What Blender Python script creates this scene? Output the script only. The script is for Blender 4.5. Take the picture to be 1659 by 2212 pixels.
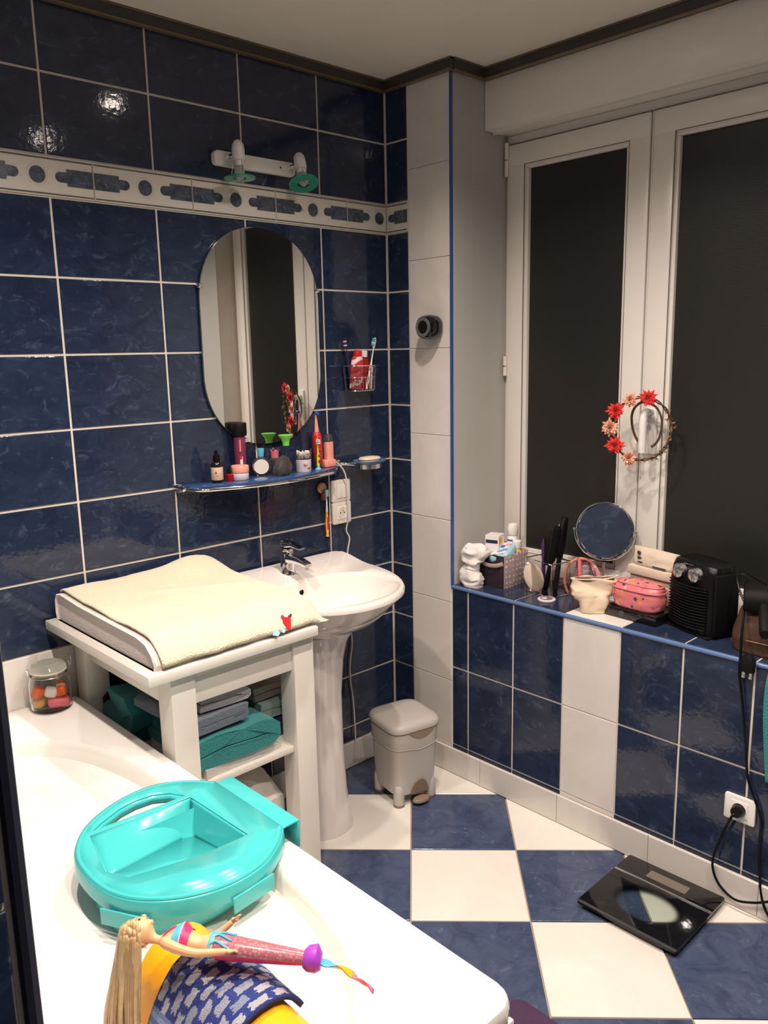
import bpy, bmesh, math, random
from math import pi, sin, cos, radians
from mathutils import Vector, Matrix, Euler, noise

for o in list(bpy.data.objects):
    bpy.data.objects.remove(o)
scene = bpy.context.scene
COL = scene.collection
random.seed(7)

# ------------------------------------------------------------------ camera
cam = bpy.data.cameras.new('camera')
cam.sensor_fit = 'VERTICAL'
cam.sensor_height = 24.0
cam.sensor_width = 24.0
cam.lens = 1768.6 / 2212 * 24.0
cam.clip_start = 0.02
camo = bpy.data.objects.new('camera', cam)
COL.objects.link(camo)
camo.location = (-2.144, -2.235, 1.5745)
camo.rotation_euler = (1.3777, 0.0196, -0.7591)
scene.camera = camo

# ------------------------------------------------------------------ world and exposure
world = bpy.data.worlds.new('night')
scene.world = world
world.use_nodes = True
world.node_tree.nodes['Background'].inputs[0].default_value = (0.012, 0.014, 0.02, 1)
world.node_tree.nodes['Background'].inputs[1].default_value = 0.3
vs = scene.view_settings
vs.view_transform = 'Standard'
vs.look = 'None'
vs.gamma = 1.0
vs.use_curve_mapping = False
vs.exposure = 0.0
LAMP_W = 62.0
LAMP_COL = (1.0, 0.865, 0.765)
LAMPS = [(-0.62, -0.80), (-0.62, -1.45), (-0.62, -2.10), (-1.60, -0.80), (-1.60, -1.45), (-1.60, -2.10)]
CEIL = 2.50

# ------------------------------------------------------------------ materials
MAT = {}

def newmat(name):
    m = bpy.data.materials.new(name)
    m.use_nodes = True
    nt = m.node_tree
    b = nt.nodes['Principled BSDF']
    MAT[name] = m
    return m, nt, b

def mat(name, col, rough=0.5, metal=0.0, bump=0.0, bscale=200.0, var=0.0, vscale=8.0, trans=0.0, ior=1.45, coat=0.0, spec=0.5, sheen=0.0, sss=0.0, alpha=1.0, emit=None, estr=0.0):
    m, nt, b = newmat(name)
    c = (col[0], col[1], col[2], 1)
    b.inputs['Base Color'].default_value = c
    b.inputs['Roughness'].default_value = rough
    b.inputs['Metallic'].default_value = metal
    b.inputs['IOR'].default_value = ior
    b.inputs['Transmission Weight'].default_value = trans
    b.inputs['Coat Weight'].default_value = coat
    b.inputs['Specular IOR Level'].default_value = spec
    b.inputs['Sheen Weight'].default_value = sheen
    b.inputs['Alpha'].default_value = alpha
    if sss:
        b.inputs['Subsurface Weight'].default_value = sss
        b.inputs['Subsurface Radius'].default_value = (0.004, 0.002, 0.001)
    if emit:
        b.inputs['Emission Color'].default_value = (*emit, 1)
        b.inputs['Emission Strength'].default_value = estr
    tc = nt.nodes.new('ShaderNodeTexCoord')
    n = nt.nodes.new('ShaderNodeTexNoise')
    n.inputs['Scale'].default_value = vscale
    n.inputs['Detail'].default_value = 4
    nt.links.new(tc.outputs['Object'], n.inputs['Vector'])
    mx = nt.nodes.new('ShaderNodeMix')
    mx.data_type = 'RGBA'
    mx.inputs['A'].default_value = tuple(max(0, x * (1 - var)) for x in col) + (1,)
    mx.inputs['B'].default_value = tuple(min(1, x * (1 + var)) for x in col) + (1,)
    nt.links.new(n.outputs['Fac'], mx.inputs['Factor'])
    nt.links.new(mx.outputs['Result'], b.inputs['Base Color'])
    if bump:
        n2 = nt.nodes.new('ShaderNodeTexNoise')
        n2.inputs['Scale'].default_value = bscale
        n2.inputs['Detail'].default_value = 3
        nt.links.new(tc.outputs['Object'], n2.inputs['Vector'])
        bp = nt.nodes.new('ShaderNodeBump')
        bp.inputs['Strength'].default_value = bump
        bp.inputs['Distance'].default_value = 0.004
        nt.links.new(n2.outputs['Fac'], bp.inputs['Height'])
        nt.links.new(bp.outputs['Normal'], b.inputs['Normal'])
    return m

def marble(name, base, mid, vein, rough, scale=9.0, bump=0.02, stretch=(1, 1, 1), rot=0.6, veinpos=0.6, rnd=0.0, wav=3.0, veinw=0.16):
    """glazed tile: cloudy base, drifting pale veins, slightly wavy glaze"""
    m, nt, b = newmat(name)
    tc = nt.nodes.new('ShaderNodeTexCoord')
    mp = nt.nodes.new('ShaderNodeMapping')
    mp.inputs['Rotation'].default_value = (rot, rot * 0.8, rot)
    mp.inputs['Scale'].default_value = stretch
    nt.links.new(tc.outputs['Object'], mp.inputs['Vector'])
    src = mp.outputs['Vector']
    oi = nt.nodes.new('ShaderNodeObjectInfo')
    if rnd:
        ad = nt.nodes.new('ShaderNodeVectorMath')
        ad.operation = 'ADD'
        sc = nt.nodes.new('ShaderNodeMath')
        sc.operation = 'MULTIPLY'
        sc.inputs[1].default_value = rnd
        nt.links.new(oi.outputs['Random'], sc.inputs[0])
        nt.links.new(src, ad.inputs[0])
        nt.links.new(sc.outputs[0], ad.inputs[1])
        src = ad.outputs[0]
    n1 = nt.nodes.new('ShaderNodeTexNoise')
    n1.inputs['Scale'].default_value = scale
    n1.inputs['Detail'].default_value = 8
    n1.inputs['Roughness'].default_value = 0.65
    n1.inputs['Distortion'].default_value = 1.2
    nt.links.new(src, n1.inputs['Vector'])
    r1 = nt.nodes.new('ShaderNodeValToRGB')
    r1.color_ramp.elements[0].position = 0.35
    r1.color_ramp.elements[0].color = (*base, 1)
    r1.color_ramp.elements[1].position = 0.68
    r1.color_ramp.elements[1].color = (*mid, 1)
    nt.links.new(n1.outputs['Fac'], r1.inputs['Fac'])
    n2 = nt.nodes.new('ShaderNodeTexNoise')
    n2.inputs['Scale'].default_value = scale * 1.7
    n2.inputs['Detail'].default_value = 9
    n2.inputs['Roughness'].default_value = 0.72
    n2.inputs['Distortion'].default_value = 2.2
    nt.links.new(src, n2.inputs['Vector'])
    r2 = nt.nodes.new('ShaderNodeValToRGB')
    r2.color_ramp.elements[0].position = veinpos
    r2.color_ramp.elements[0].color = (0, 0, 0, 1)
    r2.color_ramp.elements[1].position = min(1.0, veinpos + veinw)
    r2.color_ramp.elements[1].color = (1, 1, 1, 1)
    nt.links.new(n2.outputs['Fac'], r2.inputs['Fac'])
    mx = nt.nodes.new('ShaderNodeMix')
    mx.data_type = 'RGBA'
    mx.inputs['B'].default_value = (*vein, 1)
    nt.links.new(r2.outputs['Color'], mx.inputs['Factor'])
    nt.links.new(r1.outputs['Color'], mx.inputs['A'])
    nt.links.new(mx.outputs['Result'], b.inputs['Base Color'])
    b.inputs['Roughness'].default_value = rough
    n3 = nt.nodes.new('ShaderNodeTexNoise')
    n3.inputs['Scale'].default_value = 60
    n3.inputs['Detail'].default_value = wav
    nt.links.new(tc.outputs['Object'], n3.inputs['Vector'])
    bp = nt.nodes.new('ShaderNodeBump')
    bp.inputs['Strength'].default_value = bump
    bp.inputs['Distance'].default_value = 0.01
    nt.links.new(n3.outputs['Fac'], bp.inputs['Height'])
    nt.links.new(bp.outputs['Normal'], b.inputs['Normal'])
    return m

def stripes(name, cols, axis='Z', scale=50.0, rough=0.6, rotate=(0, 0, 0), noise_amt=0.0, bump=0.0):
    """flat colour bands running across an axis of the object"""
    m, nt, b = newmat(name)
    tc = nt.nodes.new('ShaderNodeTexCoord')
    mp = nt.nodes.new('ShaderNodeMapping')
    mp.inputs['Rotation'].default_value = rotate
    nt.links.new(tc.outputs['Object'], mp.inputs['Vector'])
    w = nt.nodes.new('ShaderNodeTexWave')
    w.wave_type = 'BANDS'
    w.bands_direction = axis
    w.wave_profile = 'SAW'
    w.inputs['Scale'].default_value = scale
    w.inputs['Distortion'].default_value = noise_amt
    w.inputs['Detail Scale'].default_value = 8
    nt.links.new(mp.outputs['Vector'], w.inputs['Vector'])
    r = nt.nodes.new('ShaderNodeValToRGB')
    r.color_ramp.interpolation = 'CONSTANT'
    els = r.color_ramp.elements
    n = len(cols)
    els[0].color = (*cols[0], 1)
    els[1].position = 1.0 / n
    els[1].color = (*cols[1], 1)
    for i in range(2, n):
        e = els.new(i / n)
        e.color = (*cols[i], 1)
    nt.links.new(w.outputs['Fac'], r.inputs['Fac'])
    nt.links.new(r.outputs['Color'], b.inputs['Base Color'])
    b.inputs['Roughness'].default_value = rough
    if bump:
        n2 = nt.nodes.new('ShaderNodeTexNoise')
        n2.inputs['Scale'].default_value = 500
        nt.links.new(tc.outputs['Object'], n2.inputs['Vector'])
        bp = nt.nodes.new('ShaderNodeBump')
        bp.inputs['Strength'].default_value = bump
        bp.inputs['Distance'].default_value = 0.004
        nt.links.new(n2.outputs['Fac'], bp.inputs['Height'])
        nt.links.new(bp.outputs['Normal'], b.inputs['Normal'])
    return m

def spots(name, base, dots, scale=60.0, size=0.3, rough=0.6, rnd=1.0):
    """small dots (voronoi cells) on a plain ground; dots is a list of colours"""
    m, nt, b = newmat(name)
    tc = nt.nodes.new('ShaderNodeTexCoord')
    v = nt.nodes.new('ShaderNodeTexVoronoi')
    v.inputs['Scale'].default_value = scale
    v.inputs['Randomness'].default_value = rnd
    nt.links.new(tc.outputs['Object'], v.inputs['Vector'])
    lt = nt.nodes.new('ShaderNodeMath')
    lt.operation = 'LESS_THAN'
    lt.inputs[1].default_value = size
    nt.links.new(v.outputs['Distance'], lt.inputs[0])
    sep = nt.nodes.new('ShaderNodeSeparateColor')
    nt.links.new(v.outputs['Color'], sep.inputs[0])
    r = nt.nodes.new('ShaderNodeValToRGB')
    r.color_ramp.interpolation = 'CONSTANT'
    els = r.color_ramp.elements
    els[0].color = (*dots[0], 1)
    els[1].position = 1.0 / len(dots) if len(dots) > 1 else 1.0
    els[1].color = (*dots[min(1, len(dots) - 1)], 1)
    for i in range(2, len(dots)):
        els.new(i / len(dots)).color = (*dots[i], 1)
    nt.links.new(sep.outputs[0], r.inputs['Fac'])
    mx = nt.nodes.new('ShaderNodeMix')
    mx.data_type = 'RGBA'
    mx.inputs['A'].default_value = (*base, 1)
    nt.links.new(lt.outputs[0], mx.inputs['Factor'])
    nt.links.new(r.outputs['Color'], mx.inputs['B'])
    nt.links.new(mx.outputs['Result'], b.inputs['Base Color'])
    b.inputs['Roughness'].default_value = rough
    return m

marble('blue_tile', (0.0135, 0.0210, 0.046), (0.023, 0.036, 0.076), (0.085, 0.112, 0.175), 0.07, scale=7.0, bump=0.035, stretch=(1.0, 1.0, 1.6), rot=0.5, veinpos=0.545, rnd=0.35, veinw=0.28)
marble('floor_blue', (0.040, 0.056, 0.112), (0.078, 0.102, 0.175), (0.17, 0.20, 0.28), 0.16, scale=11.0, bump=0.03, rnd=4.0, veinpos=0.58)
marble('white_tile', (0.66, 0.62, 0.57), (0.74, 0.70, 0.65), (0.56, 0.53, 0.51), 0.16, scale=3.0, bump=0.02, rnd=5.0, veinpos=0.66)
marble('floor_white', (0.76, 0.71, 0.64), (0.83, 0.78, 0.71), (0.55, 0.53, 0.52), 0.16, scale=3.0, bump=0.02, rnd=5.0, veinpos=0.66)
marble('border_inlay', (0.035, 0.046, 0.078), (0.10, 0.12, 0.165), (0.30, 0.31, 0.33), 0.15, scale=26.0, bump=0.02, veinpos=0.56)
mat('border_white', (0.66, 0.62, 0.55), 0.22, bump=0.05, bscale=70, var=0.05, vscale=20)
mat('border_dark_line', (0.10, 0.095, 0.10), 0.4, var=0.6, vscale=60)  # dark broken colour of the rope lines on the border tiles
mat('grout', (0.68, 0.62, 0.54), 0.85, bump=0.2, bscale=300, var=0.08, vscale=20)
mat('floor_grout', (0.42, 0.33, 0.25), 0.85, bump=0.2, bscale=300, var=0.1)
mat('ceiling_white', (0.80, 0.75, 0.68), 0.45, var=0.02)
mat('paint_grey', (0.46, 0.45, 0.42), 0.6, var=0.04, vscale=5)
mat('cornice_dark', (0.045, 0.042, 0.037), 0.35, var=0.2)
mat('cornice_gold', (0.20, 0.15, 0.09), 0.35, metal=0.4)
mat('trim_navy', (0.012, 0.016, 0.032), 0.5)
mat('blue_trim', (0.035, 0.09, 0.30), 0.25)
mat('sill_trim', (0.10, 0.17, 0.33), 0.2)
mat('pvc_white', (0.78, 0.74, 0.68), 0.28, var=0.03)
mat('pvc_groove', (0.12, 0.11, 0.10), 0.6)
mat('gasket', (0.03, 0.03, 0.03), 0.6)
mat('acrylic_white', (0.88, 0.85, 0.79), 0.12, coat=0.3)
mat('ceramic_white', (0.80, 0.74, 0.69), 0.08, coat=0.5)
mat('wood_white', (0.74, 0.70, 0.63), 0.35, bump=0.04, bscale=60, var=0.03)
mat('chrome', (0.82, 0.82, 0.82), 0.06, metal=1.0)
mat('brushed', (0.7, 0.7, 0.69), 0.25, metal=1.0)
mat('steel_wire', (0.62, 0.60, 0.56), 0.25, metal=1.0)
mat('mirror_glass', (0.76, 0.76, 0.74), 0.015, metal=1.0)
mat('mirror_edge', (0.10, 0.14, 0.13), 0.2)
mat('teal_plastic', (0.060, 0.50, 0.50), 0.22, coat=0.2)
mat('yellow_plastic', (0.90, 0.42, 0.01), 0.35)
mat('black_plastic', (0.004, 0.004, 0.0045), 0.32, spec=0.28)
mat('black_matte', (0.005, 0.0047, 0.005), 0.6, spec=0.2)
mat('black_gloss', (0.006, 0.006, 0.007), 0.07, coat=0.5)
mat('dark_grey', (0.05, 0.05, 0.055), 0.45)
mat('grey_rubber', (0.11, 0.11, 0.115), 0.55)
mat('bin_grey', (0.53, 0.49, 0.45), 0.42, var=0.04)
mat('bin_brown', (0.26, 0.18, 0.13), 0.45)
mat('red_plastic', (0.55, 0.02, 0.03), 0.3)
mat('dark_red', (0.30, 0.004, 0.01), 0.15)
mat('coral', (0.80, 0.27, 0.20), 0.4)
mat('salmon', (0.80, 0.34, 0.26), 0.4)
mat('lime', (0.56, 0.70, 0.03), 0.35)
mat('green_plastic', (0.20, 0.72, 0.10), 0.35, sss=0.2)
mat('aqua', (0.10, 0.42, 0.58), 0.35)
mat('aqua_pale', (0.35, 0.62, 0.70), 0.4)
mat('white_plastic', (0.80, 0.77, 0.73), 0.3)
mat('off_white', (0.74, 0.68, 0.60), 0.5)
mat('lilac', (0.62, 0.55, 0.60), 0.4)
mat('label_tan', (0.62, 0.42, 0.30), 0.6, var=0.1)
mat('brown_ink', (0.14, 0.06, 0.04), 0.7)
mat('amber_dark', (0.012, 0.009, 0.009), 0.12, coat=0.5)
mat('plum', (0.18, 0.03, 0.08), 0.3)
mat('purple', (0.38, 0.06, 0.52), 0.35)
mat('dark_purple', (0.08, 0.018, 0.11), 0.35)
mat('hot_pink', (0.78, 0.04, 0.16), 0.35)
mat('orange_yellow', (0.90, 0.42, 0.02), 0.4)
mat('orange', (0.85, 0.13, 0.02), 0.4)
mat('candy_pink', (0.85, 0.16, 0.20), 0.45)
mat('candy_white', (0.85, 0.78, 0.70), 0.5)
mat('candy_amber', (0.85, 0.45, 0.12), 0.4)
mat('blue_plastic', (0.02, 0.08, 0.42), 0.3)
mat('navy_ink', (0.01, 0.014, 0.06), 0.6)
mat('sky_ink', (0.30, 0.52, 0.80), 0.5)
mat('soap', (0.80, 0.66, 0.48), 0.45, sss=0.2)
mat('cotton', (0.82, 0.76, 0.70), 0.9)
mat('glass_clear', (0.97, 0.98, 0.97), 0.02, trans=1.0, ior=1.3)
mat('glass_green', (0.85, 0.93, 0.89), 0.02, trans=1.0, ior=1.42)
mat('glass_frosted', (0.72, 0.74, 0.72), 0.45, trans=0.75)
mat('green_glass', (0.03, 0.38, 0.24), 0.12, trans=0.35)
mat('blue_glass', (0.03, 0.075, 0.20), 0.06, coat=0.5)
mat('acrylic_clear', (0.95, 0.93, 0.91), 0.03, trans=1.0, ior=1.18)
mat('smoke_acrylic', (0.40, 0.36, 0.36), 0.05, trans=0.9, ior=1.3)
mat('towel_cream', (0.70, 0.63, 0.46), 0.95, bump=0.9, bscale=260, var=0.07, vscale=9, sheen=0.3)
mat('terry_white', (0.70, 0.63, 0.58), 0.95, bump=0.6, bscale=240, var=0.03, sheen=0.2)
mat('towel_teal', (0.02, 0.25, 0.25), 0.95, bump=0.8, bscale=220, var=0.15, vscale=14, sheen=0.2)
mat('towel_grey', (0.36, 0.36, 0.38), 0.95, bump=0.8, bscale=260, var=0.1, sheen=0.2)
mat('towel_slate', (0.15, 0.18, 0.23), 0.95, bump=0.8, bscale=260, var=0.12, sheen=0.2)
mat('towel_mint', (0.27, 0.37, 0.33), 0.95, bump=0.8, bscale=260, var=0.1, sheen=0.2)
mat('towel_beige', (0.45, 0.37, 0.31), 0.95, bump=0.7, bscale=260, var=0.1)
mat('towel_navy', (0.012, 0.012, 0.06), 0.95, bump=0.7, bscale=260, var=0.2)
mat('linen_white', (0.62, 0.58, 0.54), 0.9, bump=0.4, bscale=150, var=0.08)
mat('cloth_white', (0.78, 0.73, 0.69), 0.9, bump=0.25, bscale=300)
mat('canvas_beige', (0.70, 0.56, 0.40), 0.85, bump=0.3, bscale=400, var=0.06)
mat('canvas_light', (0.64, 0.53, 0.42), 0.85, bump=0.3, bscale=400, var=0.05)
mat('leather_brown', (0.065, 0.030, 0.018), 0.5, bump=0.2, bscale=150, var=0.15)
mat('dark_purple_cloth', (0.028, 0.014, 0.024), 0.9)
mat('taupe_cloth', (0.40, 0.30, 0.28), 0.85, bump=0.2, bscale=500)
mat('mat_purple', (0.075, 0.035, 0.085), 0.95, bump=0.9, bscale=300, var=0.15, vscale=40)
mat('skin_vinyl', (0.80, 0.42, 0.22), 0.4, sss=0.15)
mat('lip_pink', (0.62, 0.10, 0.12), 0.4)
mat('eye_brown', (0.05, 0.02, 0.015), 0.4)
mat('hair_blond', (0.58, 0.40, 0.20), 0.32, var=0.35, vscale=60)
mat('hair_blond_dark', (0.42, 0.265, 0.12), 0.35, var=0.3, vscale=60)
mat('fin_pink', (0.85, 0.18, 0.22), 0.35)
mat('petal_red', (0.75, 0.035, 0.03), 0.7, var=0.2, vscale=80)
mat('petal_peach', (0.80, 0.40, 0.27), 0.7, var=0.2, vscale=80)
mat('vine_brown', (0.085, 0.045, 0.022), 0.8, var=0.3, vscale=80)
mat('leaf_brown', (0.20, 0.12, 0.05), 0.8, var=0.3, vscale=80)
mat('pink_leather', (0.62, 0.16, 0.19), 0.45, bump=0.2, bscale=300)
mat('wood_tan', (0.50, 0.28, 0.12), 0.5)
mat('lens_glow', (0.9, 0.9, 0.9), 0.3, emit=LAMP_COL, estr=45.0)
mat('pale_pink', (0.80, 0.58, 0.52), 0.4)
mat('cable_white', (0.70, 0.66, 0.62), 0.45)
mat('display_grey', (0.17, 0.14, 0.11), 0.25)
spots('tail_scales', (0.38, 0.12, 0.15), [(0.44, 0.19, 0.21), (0.40, 0.15, 0.18), (0.47, 0.24, 0.25)], scale=260, size=0.50, rough=0.15)
spots('polka', (0.36, 0.27, 0.26), [(0.66, 0.58, 0.55)], scale=52, size=0.28, rough=0.85, rnd=0.25)
spots('floral_pink', (0.62, 0.17, 0.18), [(0.06, 0.05, 0.07), (0.62, 0.17, 0.18), (0.62, 0.24, 0.06), (0.66, 0.36, 0.34), (0.50, 0.09, 0.13)], scale=62, size=0.40, rough=0.35)
spots('strap_silver', (0.50, 0.24, 0.24), [(0.75, 0.66, 0.62), (0.2, 0.1, 0.1)], scale=220, size=0.35, rough=0.3)
stripes('toothpaste_print', [(0.62, 0.03, 0.04), (0.76, 0.68, 0.64), (0.62, 0.03, 0.04), (0.70, 0.12, 0.10), (0.62, 0.03, 0.04)], axis='Z', scale=4.4, rough=0.3, rotate=(0, 0.5, 0), noise_amt=1.2)
stripes('wipes_print', [(0.66, 0.74, 0.84), (0.78, 0.38, 0.24), (0.76, 0.78, 0.80), (0.15, 0.32, 0.62), (0.55, 0.70, 0.86)], axis='X', scale=4.5, rough=0.3, noise_amt=2.0)
stripes('fin_rainbow', [(0.10, 0.48, 0.60), (0.12, 0.55, 0.62), (0.85, 0.55, 0.12), (0.85, 0.35, 0.12), (0.82, 0.10, 0.16)], axis='X', scale=2.0, rough=0.4)

def washcloth_mat():
    m, nt, b = newmat('washcloth_woven')
    tc = nt.nodes.new('ShaderNodeTexCoord')
    uv = nt.nodes.new('ShaderNodeSeparateXYZ')
    nt.links.new(tc.outputs['UV'], uv.inputs[0])
    # dashes: rows of pale bars with soft ragged ends
    br = nt.nodes.new('ShaderNodeTexBrick')
    mp = nt.nodes.new('ShaderNodeMapping')
    mp.inputs['Scale'].default_value = (7.5, 9, 1)
    nt.links.new(tc.outputs['UV'], mp.inputs['Vector'])
    nz = nt.nodes.new('ShaderNodeTexNoise')
    nz.inputs['Scale'].default_value = 40
    nt.links.new(tc.outputs['UV'], nz.inputs['Vector'])
    ad = nt.nodes.new('ShaderNodeMix')
    ad.data_type = 'RGBA'
    ad.blend_type = 'LINEAR_LIGHT'
    ad.inputs['Factor'].default_value = 0.22
    nt.links.new(mp.outputs['Vector'], ad.inputs['A'])
    nt.links.new(nz.outputs['Color'], ad.inputs['B'])
    nt.links.new(ad.outputs['Result'], br.inputs['Vector'])
    br.offset = 0.5
    br.inputs['Color1'].default_value = (0.42, 0.41, 0.44, 1)
    br.inputs['Color2'].default_value = (0.18, 0.21, 0.30, 1)
    br.inputs['Mortar'].default_value = (0.020, 0.036, 0.19, 1)
    br.inputs['Scale'].default_value = 1.0
    br.inputs['Mortar Size'].default_value = 0.17
    br.inputs['Mortar Smooth'].default_value = 0.2
    br.inputs['Brick Width'].default_value = 1.0
    br.inputs['Row Height'].default_value = 1.0
    # plain light band near one end
    gt = nt.nodes.new('ShaderNodeValToRGB')
    gt.color_ramp.interpolation = 'CONSTANT'
    e = gt.color_ramp.elements
    e[0].color = (0, 0, 0, 1)
    e[1].position = 0.20
    e[1].color = (0.55, 0.55, 0.55, 1)
    for pos, v in ((0.225, 1.0), (0.25, 0.5), (0.27, 1.0), (0.295, 0.55), (0.315, 0.0)):
        e.new(pos).color = (v, v, v, 1)
    nt.links.new(uv.outputs[0], gt.inputs['Fac'])
    gb = nt.nodes.new('ShaderNodeValToRGB')
    gb.color_ramp.elements[0].color = (0.03, 0.05, 0.22, 1)
    gb.color_ramp.elements[1].color = (0.22, 0.28, 0.46, 1)
    nt.links.new(gt.outputs['Color'], gb.inputs['Fac'])
    gm = nt.nodes.new('ShaderNodeMath')
    gm.operation = 'GREATER_THAN'
    gm.inputs[1].default_value = 0.1
    nt.links.new(gt.outputs['Color'], gm.inputs[0])
    mx = nt.nodes.new('ShaderNodeMix')
    mx.data_type = 'RGBA'
    nt.links.new(gm.outputs[0], mx.inputs['Factor'])
    nt.links.new(br.outputs['Color'], mx.inputs['A'])
    nt.links.new(gb.outputs['Color'], mx.inputs['B'])
    nt.links.new(mx.outputs['Result'], b.inputs['Base Color'])
    b.inputs['Roughness'].default_value = 0.95
    n2 = nt.nodes.new('ShaderNodeTexNoise')
    n2.inputs['Scale'].default_value = 500
    nt.links.new(tc.outputs['Object'], n2.inputs['Vector'])
    bp = nt.nodes.new('ShaderNodeBump')
    bp.inputs['Strength'].default_value = 0.7
    bp.inputs['Distance'].default_value = 0.004
    nt.links.new(n2.outputs['Fac'], bp.inputs['Height'])
    nt.links.new(bp.outputs['Normal'], b.inputs['Normal'])
washcloth_mat()

def night_pane_mat():
    """obscured glass with the dark night behind it: faint ripple, dull sheen"""
    m, nt, b = newmat('night_glass')
    b.inputs['Base Color'].default_value = (0.013, 0.0125, 0.011, 1)
    b.inputs['Roughness'].default_value = 0.42
    b.inputs['Specular IOR Level'].default_value = 0.55
    tc = nt.nodes.new('ShaderNodeTexCoord')
    mp = nt.nodes.new('ShaderNodeMapping')
    mp.inputs['Scale'].default_value = (1, 60, 260)
    nt.links.new(tc.outputs['Object'], mp.inputs['Vector'])
    n = nt.nodes.new('ShaderNodeTexNoise')
    n.inputs['Scale'].default_value = 1.0
    nt.links.new(mp.outputs['Vector'], n.inputs['Vector'])
    bp = nt.nodes.new('ShaderNodeBump')
    bp.inputs['Strength'].default_value = 0.12
    bp.inputs['Distance'].default_value = 0.002
    nt.links.new(n.outputs['Fac'], bp.inputs['Height'])
    nt.links.new(bp.outputs['Normal'], b.inputs['Normal'])
night_pane_mat()

def scale_glass_mat():
    """safety glass printed black underneath, the print fading out to a clear round window"""
    m, nt, b = newmat('scale_glass')
    b.inputs['Base Color'].default_value = (0.006, 0.006, 0.007, 1)
    b.inputs['Roughness'].default_value = 0.06
    clear = nt.nodes.new('ShaderNodeBsdfTransparent')
    clear.inputs[0].default_value = (0.88, 0.92, 0.90, 1)
    gl = nt.nodes.new('ShaderNodeBsdfGlossy')
    gl.inputs['Roughness'].default_value = 0.05
    mg = nt.nodes.new('ShaderNodeMixShader')
    mg.inputs[0].default_value = 0.04
    nt.links.new(clear.outputs[0], mg.inputs[1])
    nt.links.new(gl.outputs[0], mg.inputs[2])
    tc = nt.nodes.new('ShaderNodeTexCoord')
    mp = nt.nodes.new('ShaderNodeMapping')
    mp.inputs['Location'].default_value = (0.035, -0.0, 0)
    mp.inputs['Scale'].default_value = (1.25, 1.0, 0)
    nt.links.new(tc.outputs['Object'], mp.inputs['Vector'])
    ln = nt.nodes.new('ShaderNodeVectorMath')
    ln.operation = 'LENGTH'
    nt.links.new(mp.outputs['Vector'], ln.inputs[0])
    mr = nt.nodes.new('ShaderNodeMapRange')
    mr.inputs['From Min'].default_value = 0.078
    mr.inputs['From Max'].default_value = 0.105
    mr.interpolation_type = 'SMOOTHSTEP'
    nt.links.new(ln.outputs['Value'], mr.inputs['Value'])
    mx = nt.nodes.new('ShaderNodeMixShader')
    nt.links.new(mr.outputs['Result'], mx.inputs[0])
    nt.links.new(mg.outputs[0], mx.inputs[1])
    nt.links.new(b.outputs[0], mx.inputs[2])
    nt.links.new(mx.outputs[0], nt.nodes['Material Output'].inputs['Surface'])
scale_glass_mat()

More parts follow.
